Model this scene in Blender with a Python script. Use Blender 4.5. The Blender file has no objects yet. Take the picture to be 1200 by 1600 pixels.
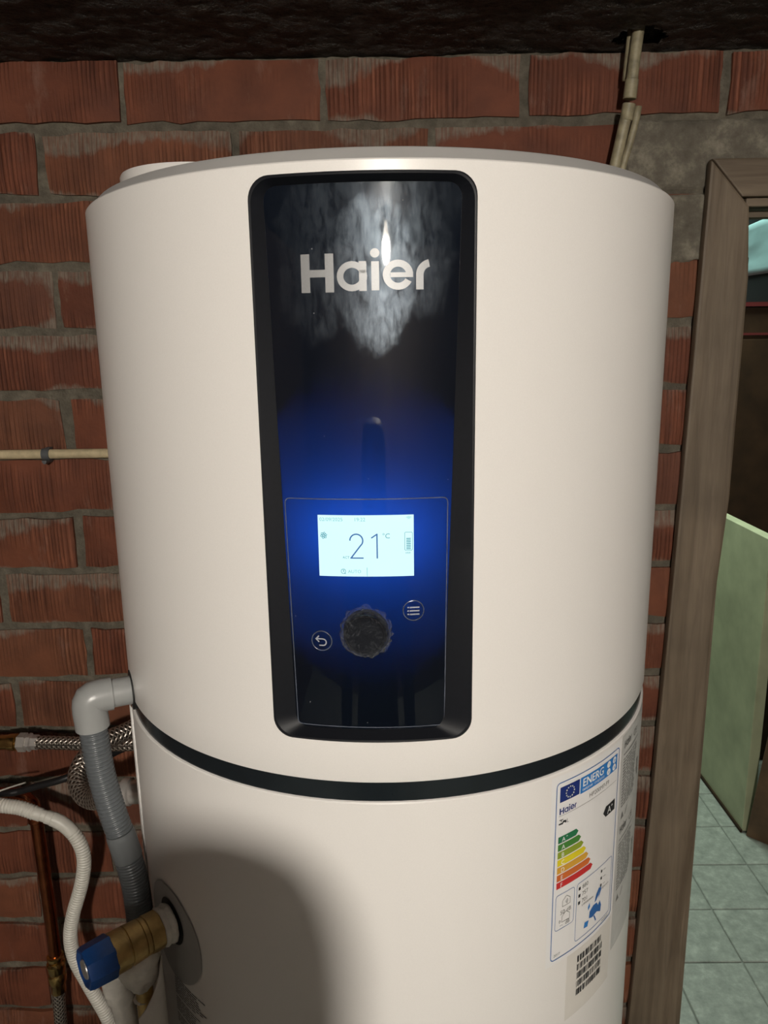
import bpy, bmesh, math, random
from math import sin, cos, pi, radians as R_, degrees
from mathutils import Vector, Matrix, noise as mn

# ------------------------------------------------------------------ camera, world, lights, exposure
SC = bpy.context.scene
COL = SC.collection
rng = random.Random(7)

cam_d = bpy.data.cameras.new('camera')
cam = bpy.data.objects.new('camera', cam_d)
COL.objects.link(cam)
SC.camera = cam
cam_d.sensor_fit = 'VERTICAL'
cam_d.sensor_height = 36.0
cam_d.lens = 1163.6 / 1600 * 36.0
cam_d.clip_start = 0.02
_F = Vector((-0.00826164, 0.97684883, -0.21377117))
_X = Vector((0.999878, 0.00523593, -0.0147163))
_U = Vector((0.01325631, 0.21386667, 0.97677291))
cam.matrix_world = Matrix(((_X.x, _U.x, -_F.x, 0.006857), (_X.y, _U.y, -_F.y, -0.860527), (_X.z, _U.z, -_F.z, 1.6), (0, 0, 0, 1)))

world = bpy.data.worlds.new('world')
SC.world = world
world.use_nodes = True
world.node_tree.nodes['Background'].inputs[0].default_value = (0.9, 0.95, 1.0, 1)
world.node_tree.nodes['Background'].inputs[1].default_value = 0.004

SC.view_settings.view_transform = 'Standard'
SC.view_settings.look = 'None'
SC.view_settings.gamma = 1.0
SC.view_settings.use_curve_mapping = False
SC.view_settings.exposure = 0.0

BULB = Vector((0.088, -2.20, 1.942))
BULB_STRENGTH = 1820.0
BULB_COLOUR = (1.0, 0.935, 0.84)
NEXT_ROOM_W = 31.0
HALO_W = 2.6
SCREEN_STRENGTH = 1.05

nl = bpy.data.lights.new('next_room_lamp', 'AREA')
nl.shape = 'RECTANGLE'; nl.size = 0.15; nl.size_y = 1.0
nl.energy = NEXT_ROOM_W; nl.color = (0.82, 1.0, 0.86)
nlo = bpy.data.objects.new('next_room_lamp', nl)
nlo.location = (0.95, 1.75, 2.36)
COL.objects.link(nlo)

TR = 0.30          # tank radius
GR = 0.293         # radius of the recessed glass
WY = 0.3664        # front of the brick wall
bl = bpy.data.lights.new('halo_lamp', 'AREA')  # added lamp, imitates the glare halo around the screen
bl.shape = 'RECTANGLE'; bl.size = 0.078; bl.size_y = 0.040
bl.energy = HALO_W; bl.color = (0.025, 0.19, 1.0)
blo = bpy.data.objects.new('halo_lamp', bl)
_t = R_(-2.45)
blo.location = (0.281 * sin(_t), -0.281 * cos(_t), 1.458)
blo.rotation_euler = (R_(90), 0, _t)
COL.objects.link(blo)

# ------------------------------------------------------------------ node helpers
def mat(name):
    m = bpy.data.materials.new(name)
    m.use_nodes = True
    nt = m.node_tree
    return m, nt, nt.nodes['Principled BSDF']

def nd(nt, typ, ins=None, **kw):
    n = nt.nodes.new(typ)
    for k, v in kw.items():
        setattr(n, k, v)
    for k, v in (ins or {}).items():
        if hasattr(v, 'is_linked'):
            nt.links.new(v, n.inputs[k])
        else:
            n.inputs[k].default_value = v
    return n

def mth(nt, op, a, b=None, c=None, clamp=False):
    ins = {0: a}
    if b is not None: ins[1] = b
    if c is not None: ins[2] = c
    return nd(nt, 'ShaderNodeMath', ins, operation=op, use_clamp=clamp).outputs[0]

def ramp(nt, fac, stops, interp='LINEAR'):
    n = nd(nt, 'ShaderNodeValToRGB', {0: fac})
    n.color_ramp.interpolation = interp
    while len(n.color_ramp.elements) < len(stops):
        n.color_ramp.elements.new(0.5)
    for e, (p, c) in zip(n.color_ramp.elements, stops):
        e.position = p
        e.color = c if len(c) == 4 else (*c, 1)
    return n.outputs[0]

def mix(nt, fac, a, b, blend='MIX'):
    n = nd(nt, 'ShaderNodeMix', data_type='RGBA', blend_type=blend)
    for i, v in ((0, fac), (6, a), (7, b)):
        if hasattr(v, 'is_linked'): nt.links.new(v, n.inputs[i])
        else: n.inputs[i].default_value = v if i == 0 or len(v) == 4 else (*v, 1)
    return n.outputs[2]

def obj_co(nt, scale=(1, 1, 1)):
    tc = nd(nt, 'ShaderNodeTexCoord')
    mp = nd(nt, 'ShaderNodeMapping', {0: tc.outputs['Object'], 'Scale': scale})
    return mp.outputs[0]

def noi(nt, co, scale, detail=4, rough=0.55, dist=0.0):
    return nd(nt, 'ShaderNodeTexNoise', {'Vector': co, 'Scale': scale, 'Detail': detail, 'Roughness': rough, 'Distortion': dist}).outputs[0]

def bump(nt, p, h, strength=0.3, dist=0.002):
    b = nd(nt, 'ShaderNodeBump', {'Height': h, 'Strength': strength, 'Distance': dist})
    nt.links.new(b.outputs[0], p.inputs['Normal'])
    return b.outputs[0]

def simple(name, col, rough=0.5, metal=0.0, spec=0.5, grain=0.0, gscale=60, bstr=0.0, bscale=200, bdist=0.001):
    """colour with a little procedural grain and relief"""
    m, nt, p = mat(name)
    co = obj_co(nt)
    n = noi(nt, co, gscale, 3)
    d = tuple(max(0, c * (1 - grain)) for c in col); l = tuple(min(1, c * (1 + grain)) for c in col)
    nt.links.new(ramp(nt, n, [(0.3, d), (0.7, l)]), p.inputs['Base Color'])
    p.inputs['Roughness'].default_value = rough
    p.inputs['Metallic'].default_value = metal
    p.inputs['Specular IOR Level'].default_value = spec
    if bstr:
        bump(nt, p, noi(nt, co, bscale, 3), bstr, bdist)
    return m

def emit(name, col, s):
    m, nt, p = mat(name)
    p.inputs['Base Color'].default_value = (0.02, 0.02, 0.02, 1)
    co = obj_co(nt)
    n = noi(nt, co, 25, 2)
    c = ramp(nt, n, [(0.2, tuple(v * 0.96 for v in col)), (0.8, col)])
    nt.links.new(c, p.inputs['Emission Color'])
    p.inputs['Emission Strength'].default_value = s
    return m

M = {}
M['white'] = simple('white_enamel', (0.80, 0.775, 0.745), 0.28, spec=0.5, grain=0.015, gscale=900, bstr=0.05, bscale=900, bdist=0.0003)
M['shaded_lid'] = simple('shaded_lid', (0.50, 0.485, 0.47), 0.45, grain=0.02)  # lid greyed so the shade of its slope sits in the colour
M['band'] = simple('dark_band', (0.010, 0.014, 0.017), 0.22, grain=0.1)
M['frame_black'] = simple('satin_black_frame', (0.007, 0.008, 0.011), 0.46, spec=0.2, grain=0.1, gscale=300)
M['gloss_black'] = simple('gloss_black', (0.006, 0.007, 0.010), 0.12, spec=0.4, grain=0.1, gscale=300)
M['paper'] = simple('label_paper', (0.80, 0.79, 0.78), 0.5, grain=0.01)
M['film_label'] = simple('grey_label', (0.56, 0.56, 0.54), 0.4, grain=0.06, gscale=90)
M['sheet2'] = simple('cream_label', (0.70, 0.67, 0.62), 0.5, grain=0.02)
M['navy'] = simple('print_navy', (0.012, 0.03, 0.17), 0.5)
M['blue'] = simple('print_blue', (0.03, 0.20, 0.55), 0.5)
M['line_blue'] = simple('print_line_blue', (0.03, 0.13, 0.38), 0.5)
M['ink'] = simple('print_ink', (0.02, 0.021, 0.024), 0.5)
M['grey_ink'] = simple('print_grey_ink', (0.17, 0.17, 0.165), 0.5)
M['white_ink'] = simple('print_white', (0.82, 0.82, 0.8), 0.5)
M['star'] = simple('print_star', (0.75, 0.75, 0.62), 0.5)
ARROW = [(0.02, 0.17, 0.07), (0.06, 0.22, 0.04), (0.27, 0.35, 0.03), (0.75, 0.62, 0.02), (0.68, 0.36, 0.04), (0.62, 0.15, 0.03), (0.56, 0.03, 0.03)]
for i, c in enumerate(ARROW):
    M['arrow%d' % i] = simple('arrow_print_%d' % i, c, 0.5)
M['silver'] = simple('silver_print', (0.27, 0.275, 0.28), 0.42, metal=0.25, grain=0.03, gscale=800)
M['icon'] = simple('icon_print', (0.33, 0.35, 0.38), 0.4)
M['edge_grey'] = simple('module_edge', (0.10, 0.115, 0.15), 0.2, grain=0.3, gscale=80)
M['grey_pipe'] = simple('grey_pvc', (0.30, 0.305, 0.30), 0.32, grain=0.04, gscale=40)
M['grey_hose'] = simple('grey_corrugated', (0.105, 0.115, 0.122), 0.30, grain=0.05)
M['grey_cuff'] = simple('grey_cuff', (0.15, 0.16, 0.165), 0.35, grain=0.05)
M['white_hose'] = simple('offwhite_corrugated', (0.62, 0.60, 0.54), 0.42, grain=0.05)
M['black_cable'] = simple('black_cable', (0.010, 0.010, 0.011), 0.4)
M['conduit'] = simple('yellowed_conduit', (0.52, 0.43, 0.27), 0.4, grain=0.18, gscale=70, bstr=0.1)
M['conduit_old'] = simple('old_conduit', (0.27, 0.235, 0.15), 0.5, grain=0.3, gscale=80, bstr=0.15)
M['clip'] = simple('grey_clip', (0.09, 0.095, 0.10), 0.45, grain=0.1)
M['copper'] = simple('copper', (0.36, 0.115, 0.05), 0.24, metal=1.0, grain=0.3, gscale=35)
M['brass'] = simple('brass', (0.46, 0.31, 0.12), 0.40, metal=0.75, grain=0.28, gscale=60, bstr=0.25, bscale=160, bdist=0.0015)
M['brass_shiny'] = simple('shiny_brass', (0.62, 0.42, 0.16), 0.2, metal=1.0, grain=0.2)
M['chrome'] = simple('worn_chrome', (0.55, 0.52, 0.49), 0.30, metal=0.6, grain=0.15, gscale=50)
M['blue_cap'] = simple('blue_plastic', (0.006, 0.050, 0.20), 0.38, grain=0.12, gscale=120, bstr=0.08)
M['rosette'] = simple('grey_rosette', (0.36, 0.355, 0.345), 0.45, grain=0.03)
M['hole'] = simple('matte_black', (0.006, 0.006, 0.006), 0.6)  # near-black standing in for the dark inside of the pipe holes
M['tape'] = simple('white_tape', (0.66, 0.63, 0.57), 0.6, grain=0.12, gscale=90, bstr=0.5, bscale=120, bdist=0.002)
M['sleeve'] = simple('white_sleeve', (0.60, 0.575, 0.53), 0.42, grain=0.05)
M['green'] = simple('pale_green_paint', (0.37, 0.385, 0.25), 0.5, grain=0.16, gscale=9, bstr=0.1, bscale=60)
M['dark_wood'] = simple('dark_brown_wood', (0.030, 0.015, 0.007), 0.7, spec=0.2, grain=0.3, gscale=14)
M['brown_wood'] = simple('brown_board', (0.095, 0.05, 0.025), 0.45, grain=0.3, gscale=18)
M['red_edge'] = simple('red_edging', (0.09, 0.012, 0.013), 0.4)
M['black_plastic'] = simple('black_plastic', (0.01, 0.012, 0.013), 0.4)
M['teal_sheet'] = simple('teal_plastic', (0.22, 0.35, 0.37), 0.5, grain=0.06, gscale=10, bstr=0.2, bscale=12, bdist=0.01)
M['plaster'] = simple('dull_plaster', (0.30, 0.31, 0.27), 0.8, grain=0.1, gscale=6, bstr=0.2, bscale=40)
M['cellar'] = simple('dark_cellar_wall', (0.085, 0.06, 0.048), 0.85, grain=0.2, gscale=6, bstr=0.3, bscale=30)
M['grout'] = simple('floor_grout', (0.20, 0.215, 0.195), 0.9, grain=0.2, gscale=40)
M['cloth'] = simple('dark_cloth', (0.02, 0.022, 0.028), 0.85, grain=0.2)
M['skin'] = simple('skin', (0.45, 0.24, 0.16), 0.5, grain=0.06, gscale=30)
M['hair'] = simple('dark_hair', (0.02, 0.013, 0.009), 0.6, grain=0.3, gscale=150)
M['cable_white'] = simple('white_cord', (0.6, 0.58, 0.52), 0.5)
M['screen'] = emit('lit_screen', (0.66, 1.0, 1.0), SCREEN_STRENGTH)
M['screen_digit'] = emit('screen_digits', (0.01, 0.13, 0.42), 0.9)
M['screen_faint'] = emit('screen_faint', (0.20, 0.58, 0.62), 0.95)
M['screen_mid'] = emit('screen_icons', (0.05, 0.34, 0.44), 0.9)

def mk_bulb():
    m, nt, p = mat('lit_bulb')
    p.inputs['Base Color'].default_value = (0.8, 0.8, 0.8, 1)
    p.inputs['Emission Color'].default_value = (*BULB_COLOUR, 1)
    p.inputs['Emission Strength'].default_value = BULB_STRENGTH
    return m
M['bulb'] = mk_bulb()
M['bulb_neck'] = emit('bulb_neck_glow', (1.0, 0.80, 0.58), 14.0)

def mk_brick():
    m, nt, p = mat('ribbed_brick')
    tc = nd(nt, 'ShaderNodeTexCoord')
    oi = nd(nt, 'ShaderNodeObjectInfo')
    rnd = oi.outputs['Random']
    off = nd(nt, 'ShaderNodeCombineXYZ', {0: mth(nt, 'MULTIPLY', rnd, 37.0), 1: mth(nt, 'MULTIPLY', rnd, 91.0), 2: mth(nt, 'MULTIPLY', rnd, 17.0)}).outputs[0]
    co = nd(nt, 'ShaderNodeVectorMath', {0: tc.outputs['Object'], 1: off}, operation='ADD').outputs[0]
    sep = nd(nt, 'ShaderNodeSeparateXYZ', {0: tc.outputs['Object']})
    z = sep.outputs[2]
    # vertical combed ribs
    st = nd(nt, 'ShaderNodeMapping', {0: co, 'Scale': (1, 1, 0.03)}).outputs[0]
    ribs = noi(nt, st, 105, 2.5, 0.5)
    ribs2 = noi(nt, st, 320, 1, 0.5)
    sx = nd(nt, 'ShaderNodeSeparateXYZ', {0: co}).outputs[0]
    wv = mth(nt, 'SINE', mth(nt, 'ADD', mth(nt, 'MULTIPLY', sx, 2 * pi / 0.0068), mth(nt, 'MULTIPLY', noi(nt, st, 30, 2, 0.5), 16.0)))
    comb = nd(nt, 'ShaderNodeMapRange', {0: wv, 1: -1.0, 2: -0.35, 3: 0.0, 4: 1.0}).outputs[0]
    patch = noi(nt, co, 9, 2, 0.5)
    pm = ramp(nt, patch, [(0.40, (0, 0, 0)), (0.60, (1, 1, 1))])
    ribh = mth(nt, 'MULTIPLY', mth(nt, 'ADD', ribs, mth(nt, 'MULTIPLY', comb, 0.6)), pm)
    base = ramp(nt, rnd, [(0.0, (0.122, 0.038, 0.019)), (0.4, (0.145, 0.045, 0.022)), (0.75, (0.160, 0.060, 0.029)), (1.0, (0.108, 0.039, 0.023))])
    mott = noi(nt, co, 16, 5, 0.6)
    c1 = mix(nt, 1.0, base, ramp(nt, mott, [(0.25, (0.68, 0.66, 0.66)), (0.75, (1.25, 1.22, 1.2))]), 'MULTIPLY')
    ribc = ramp(nt, ribs, [(0.34, (0.66, 0.64, 0.64)), (0.46, (0.95, 0.95, 0.95)), (0.56, (1.0, 1.0, 1.0)), (0.62, (1.55, 1.7, 1.85)), (0.68, (1.1, 1.1, 1.1))])
    c2 = mix(nt, mth(nt, 'MULTIPLY', pm, 0.9), c1, mix(nt, 1.0, c1, ribc, 'MULTIPLY'))
    combc = mix(nt, comb, (0.74, 0.72, 0.72), ramp(nt, wv, [(0.55, (1.0, 1.0, 1.0)), (0.95, (1.22, 1.28, 1.34))]))  # groove shade put into the colour; ridges paled like dust
    c2 = mix(nt, mth(nt, 'MULTIPLY', pm, 0.75), c2, mix(nt, 1.0, c2, combc, 'MULTIPLY'))
    # mortar smears hanging over the upper edge, some at the foot
    sm = nd(nt, 'ShaderNodeMapping', {0: co, 'Scale': (1, 1, 0.35)}).outputs[0]
    sn = noi(nt, sm, 34, 5, 0.65)
    big = noi(nt, co, 5.5, 1, 0.5)
    up = nd(nt, 'ShaderNodeMapRange', {0: z, 1: 0.000, 2: 0.050, 3: -0.40, 4: 0.42}).outputs[0]
    lo = nd(nt, 'ShaderNodeMapRange', {0: z, 1: -0.026, 2: -0.050, 3: -0.40, 4: 0.24}).outputs[0]
    edge = mth(nt, 'MAXIMUM', up, lo)
    edge = mth(nt, 'ADD', edge, nd(nt, 'ShaderNodeMapRange', {0: mth(nt, 'FRACT', mth(nt, 'MULTIPLY', rnd, 7.31)), 1: 0.0, 2: 1.0, 3: -0.34, 4: 0.10}).outputs[0])
    v = mth(nt, 'ADD', mth(nt, 'ADD', edge, mth(nt, 'MULTIPLY', mth(nt, 'SUBTRACT', big, 0.5), 2.2)), mth(nt, 'MULTIPLY', mth(nt, 'SUBTRACT', sn, 0.5), 0.8))
    smear = nd(nt, 'ShaderNodeMapRange', {0: v, 1: 0.06, 2: 0.22, 3: 0.0, 4: 0.85}).outputs[0]
    mort = ramp(nt, noi(nt, co, 60, 4), [(0.3, (0.135, 0.110, 0.085)), (0.7, (0.23, 0.195, 0.155))])
    c3 = mix(nt, mth(nt, 'MULTIPLY', smear, ramp(nt, ribs2, [(0.35, (0.45, 0.45, 0.45)), (0.6, (1, 1, 1))])), c2, mort)
    # pale lime bloom
    bn = noi(nt, sm, 22, 6, 0.7)
    bloom = nd(nt, 'ShaderNodeMapRange', {0: bn, 1: 0.58, 2: 0.74, 3: 0.0, 4: 0.5}).outputs[0]
    c4 = mix(nt, bloom, c3, (0.26, 0.155, 0.12))
    nt.links.new(c4, p.inputs['Base Color'])
    p.inputs['Roughness'].default_value = 0.72
    p.inputs['Specular IOR Level'].default_value = 0.35
    h = mth(nt, 'ADD', mth(nt, 'MULTIPLY', ribh, 1.0), mth(nt, 'MULTIPLY', noi(nt, co, 140, 4), 0.35))
    h = mth(nt, 'ADD', h, mth(nt, 'MULTIPLY', smear, 0.5))
    bump(nt, p, h, 0.75, 0.0028)
    return m
M['brick'] = mk_brick()

def mk_mortar():
    m, nt, p = mat('mortar')
    co = obj_co(nt)
    n = noi(nt, co, 45, 6, 0.65)
    n2 = noi(nt, co, 7, 3)
    c = ramp(nt, n, [(0.25, (0.065, 0.057, 0.042)), (0.55, (0.135, 0.118, 0.088)), (0.8, (0.22, 0.19, 0.145))])
    c = mix(nt, 1.0, c, ramp(nt, n2, [(0.3, (0.7, 0.7, 0.7)), (0.7, (1.1, 1.1, 1.1))]), 'MULTIPLY')
    nt.links.new(c, p.inputs['Base Color'])
    p.inputs['Roughness'].default_value = 0.9
    bump(nt, p, mth(nt, 'ADD', n, mth(nt, 'MULTIPLY', noi(nt, co, 170, 4), 0.5)), 0.9, 0.005)
    return m
M['mortar'] = mk_mortar()

def mk_cement():
    m, nt, p = mat('cement_render')
    co = obj_co(nt)
    n = noi(nt, co, 24, 8, 0.72)
    c = ramp(nt, n, [(0.25, (0.062, 0.053, 0.040)), (0.50, (0.135, 0.119, 0.092)), (0.68, (0.27, 0.245, 0.19))])
    nt.links.new(c, p.inputs['Base Color'])
    p.inputs['Roughness'].default_value = 0.9
    bump(nt, p, mth(nt, 'ADD', n, mth(nt, 'MULTIPLY', noi(nt, co, 120, 4), 0.35)), 0.7, 0.004)
    return m
M['cement'] = mk_cement()

def mk_ceiling():
    m, nt, p = mat('black_rough_ceiling')
    co = obj_co(nt, (0.85, 1, 1))
    n = noi(nt, co, 62, 6, 0.6, 0.2)
    c = ramp(nt, n, [(0.3, (0.012, 0.010, 0.008)), (0.7, (0.060, 0.049, 0.038))])
    nt.links.new(c, p.inputs['Base Color'])
    p.inputs['Roughness'].default_value = 0.55
    p.inputs['Specular IOR Level'].default_value = 0.4
    bump(nt, p, mth(nt, 'ADD', n, mth(nt, 'MULTIPLY', noi(nt, co, 190, 4), 0.4)), 1.0, 0.022)
    return m
M['ceiling'] = mk_ceiling()

def mk_wood(name, along, c0, c1, c2):
    m, nt, p = mat(name)
    sc = {'z': (1, 1, 0.07), 'x': (0.07, 1, 1)}[along]
    co = obj_co(nt, sc)
    co2 = obj_co(nt)
    g = noi(nt, co, 95, 5, 0.6, 0.6)
    g2 = noi(nt, co, 24, 3, 0.5, 1.2)
    b = noi(nt, co2, 6, 3)
    c = ramp(nt, g2, [(0.3, c0), (0.5, c1), (0.72, c2)])
    c = mix(nt, 1.0, c, ramp(nt, g, [(0.25, (0.72, 0.70, 0.68)), (0.6, (1.06, 1.05, 1.04))]), 'MULTIPLY')
    c = mix(nt, 1.0, c, ramp(nt, b, [(0.3, (0.72, 0.72, 0.72)), (0.7, (1.12, 1.12, 1.12))]), 'MULTIPLY')
    # knots
    kn = nd(nt, 'ShaderNodeTexVoronoi', {'Vector': nd(nt, 'ShaderNodeMapping', {0: co2, 'Scale': (1, 1, 0.6)}).outputs[0], 'Scale': 9.0})
    kd = nd(nt, 'ShaderNodeMapRange', {0: kn.outputs['Distance'], 1: 0.03, 2: 0.075, 3: 0.75, 4: 0.0}).outputs[0]
    c = mix(nt, kd, c, tuple(v * 0.35 for v in c0))
    nt.links.new(c, p.inputs['Base Color'])
    p.inputs['Roughness'].default_value = 0.62
    bump(nt, p, g, 0.35, 0.002)
    return m
_w = ((0.118, 0.086, 0.056), (0.165, 0.126, 0.086), (0.210, 0.165, 0.118))
M['wood_v'] = mk_wood('bare_wood_upright', 'z', *_w)
M['wood_h'] = mk_wood('bare_wood_across', 'x', *_w)

def mk_tile():
    m, nt, p = mat('worn_floor_tile')
    tc = nd(nt, 'ShaderNodeTexCoord')
    oi = nd(nt, 'ShaderNodeObjectInfo')
    co = nd(nt, 'ShaderNodeVectorMath', {0: tc.outputs['Object'], 1: nd(nt, 'ShaderNodeCombineXYZ', {0: mth(nt, 'MULTIPLY', oi.outputs['Random'], 50.0)}).outputs[0]}, operation='ADD').outputs[0]
    n = noi(nt, co, 28, 6, 0.7)
    c = ramp(nt, n, [(0.25, (0.16, 0.18, 0.16)), (0.55, (0.29, 0.31, 0.28)), (0.8, (0.46, 0.48, 0.44))])
    nt.links.new(c, p.inputs['Base Color'])
    p.inputs['Roughness'].default_value = 0.5
    bump(nt, p, n, 0.25, 0.002)
    return m
M['tile'] = mk_tile()

def mk_braid():
    m, nt, p = mat('steel_braid')
    tc = nd(nt, 'ShaderNodeTexCoord')
    s = nd(nt, 'ShaderNodeSeparateXYZ', {0: tc.outputs['UV']})
    u = mth(nt, 'MULTIPLY', s.outputs[0], 2 * pi * 8)
    v = mth(nt, 'MULTIPLY', s.outputs[1], 2 * pi / 0.0042)
    a = mth(nt, 'SINE', mth(nt, 'ADD', u, mth(nt, 'MULTIPLY', v, 0.5)))
    b = mth(nt, 'SINE', mth(nt, 'SUBTRACT', u, mth(nt, 'MULTIPLY', v, 0.5)))
    h = mth(nt, 'MAXIMUM', a, b)
    nt.links.new(ramp(nt, mth(nt, 'MULTIPLY_ADD', h, 0.5, 0.5), [(0.45, (0.10, 0.08, 0.065)), (0.85, (0.50, 0.45, 0.39))]), p.inputs['Base Color'])
    p.inputs['Metallic'].default_value = 0.85
    p.inputs['Roughness'].default_value = 0.33
    bump(nt, p, h, 0.7, 0.0012)
    return m
M['braid'] = mk_braid()

def blob(nt, x, z, cx, cz, rx, rz, soft=0.25):
    """soft-edged ellipse in panel coordinates"""
    dx = mth(nt, 'DIVIDE', mth(nt, 'SUBTRACT', x, cx), rx)
    dz = mth(nt, 'DIVIDE', mth(nt, 'SUBTRACT', z, cz), rz)
    d = mth(nt, 'SQRT', mth(nt, 'ADD', mth(nt, 'MULTIPLY', dx, dx), mth(nt, 'MULTIPLY', dz, dz)))
    return nd(nt, 'ShaderNodeMapRange', {0: d, 1: 1 - soft, 2: 1 + soft, 3: 1.0, 4: 0.0}, interpolation_type='SMOOTHSTEP').outputs[0]

def mk_glass():
    """smoked glossy panel: sharp reflection, greasy hand marks, lets some of its own backlight through"""
    m, nt, p = mat('smoked_glossy_panel')
    out = nt.nodes['Material Output']
    tc = nd(nt, 'ShaderNodeTexCoord')
    co = tc.outputs['Object']
    wn = nd(nt, 'ShaderNodeTexNoise', {'Vector': co, 'Scale': 38.0, 'Detail': 4.0, 'Roughness': 0.6})
    wob = nd(nt, 'ShaderNodeVectorMath', {0: nd(nt, 'ShaderNodeVectorMath', {0: wn.outputs['Color'], 1: (0.5, 0.5, 0.5)}, operation='SUBTRACT').outputs[0], 1: (0.03, 0.0, 0.03)}, operation='MULTIPLY').outputs[0]
    cw = nd(nt, 'ShaderNodeVectorMath', {0: co, 1: wob}, operation='ADD').outputs[0]
    s = nd(nt, 'ShaderNodeSeparateXYZ', {0: cw})
    x, z = s.outputs[0], s.outputs[2]
    a = blob(nt, x, z, -0.002, 1.655, 0.030, 0.056, 0.12)
    b = blob(nt, x, z, -0.048, 1.665, 0.026, 0.058, 0.15)
    c = blob(nt, x, z, 0.034, 1.668, 0.020, 0.040, 0.3)
    top = nd(nt, 'ShaderNodeMapRange', {0: z, 1: 1.675, 2: 1.71, 3: 0.0, 4: 0.35}).outputs[0]
    mk = mth(nt, 'MAXIMUM', a, mth(nt, 'MULTIPLY', b, 0.8))
    mk = mth(nt, 'MAXIMUM', mk, mth(nt, 'MULTIPLY', c, 0.55))
    mk = mth(nt, 'MAXIMUM', mk, top)
    st = noi(nt, nd(nt, 'ShaderNodeMapping', {0: co, 'Rotation': (0, R_(35), 0), 'Scale': (1, 1, 0.25)}).outputs[0], 260, 5, 0.7)
    cl = noi(nt, nd(nt, 'ShaderNodeMapping', {0: co, 'Rotation': (0, R_(-25), 0), 'Scale': (1.6, 1, 0.7)}).outputs[0], 60, 8, 0.75, 0.6)
    mk = mth(nt, 'MULTIPLY', mk, ramp(nt, mth(nt, 'MULTIPLY_ADD', st, 0.45, mth(nt, 'MULTIPLY', cl, 0.55)), [(0.40, (0.10, 0.10, 0.10)), (0.50, (0.55, 0.55, 0.55)), (0.60, (1, 1, 1))]))
    mk = mth(nt, 'ADD', mk, 0.035)
    p.inputs['Base Color'].default_value = (0.004, 0.006, 0.011, 1)
    p.inputs['Roughness'].default_value = 0.025
    p.inputs['IOR'].default_value = 1.5
    dull = nd(nt, 'ShaderNodeBsdfGlossy', {'Color': (0.72, 0.86, 1.0, 1), 'Roughness': 0.36})
    haze = nd(nt, 'ShaderNodeMixShader', {0: mth(nt, 'MULTIPLY', mk, 0.060), 1: p.outputs[0], 2: dull.outputs[0]})
    tl = nd(nt, 'ShaderNodeBsdfTranslucent', {'Color': (0.5, 0.7, 1.0, 1)})
    # dust specks
    vo = nd(nt, 'ShaderNodeTexVoronoi', {'Vector': co, 'Scale': 210.0})
    vr = nd(nt, 'ShaderNodeSeparateXYZ', {0: vo.outputs['Color']}).outputs[0]
    sp = mth(nt, 'MULTIPLY', mth(nt, 'LESS_THAN', vo.outputs['Distance'], 0.11), mth(nt, 'GREATER_THAN', vr, 0.965))
    dust = nd(nt, 'ShaderNodeBsdfDiffuse', {'Color': (0.35, 0.37, 0.40, 1)})
    m1 = nd(nt, 'ShaderNodeMixShader', {0: 0.16, 1: haze.outputs[0], 2: tl.outputs[0]})
    m2 = nd(nt, 'ShaderNodeMixShader', {0: mth(nt, 'MULTIPLY', sp, 0.5), 1: m1.outputs[0], 2: dust.outputs[0]})
    nt.links.new(m2.outputs[0], out.inputs['Surface'])
    return m
M['glass'] = mk_glass()

def mk_film():
    m, nt, p = mat('torn_clear_film')
    out = nt.nodes['Material Output']
    co = obj_co(nt)
    p.inputs['Base Color'].default_value = (0.34, 0.36, 0.40, 1)
    p.inputs['Roughness'].default_value = 0.07
    bump(nt, p, noi(nt, co, 240, 4), 1.0, 0.006)
    t = nd(nt, 'ShaderNodeBsdfTransparent')
    lw = nd(nt, 'ShaderNodeLayerWeight', {0: 0.45})
    n = noi(nt, co, 85, 3, 0.6, 1.5)
    rd = mth(nt, 'ABSOLUTE', mth(nt, 'SUBTRACT', n, 0.5))
    cr_ = nd(nt, 'ShaderNodeMapRange', {0: rd, 1: 0.0, 2: 0.020, 3: 0.13, 4: 0.010}).outputs[0]
    f = mth(nt, 'ADD', mth(nt, 'MULTIPLY', lw.outputs['Facing'], 0.42), cr_, clamp=True)
    mx = nd(nt, 'ShaderNodeMixShader', {0: f, 1: t.outputs[0], 2: p.outputs[0]})
    nt.links.new(mx.outputs[0], out.inputs['Surface'])
    return m
M['film'] = mk_film()

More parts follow.
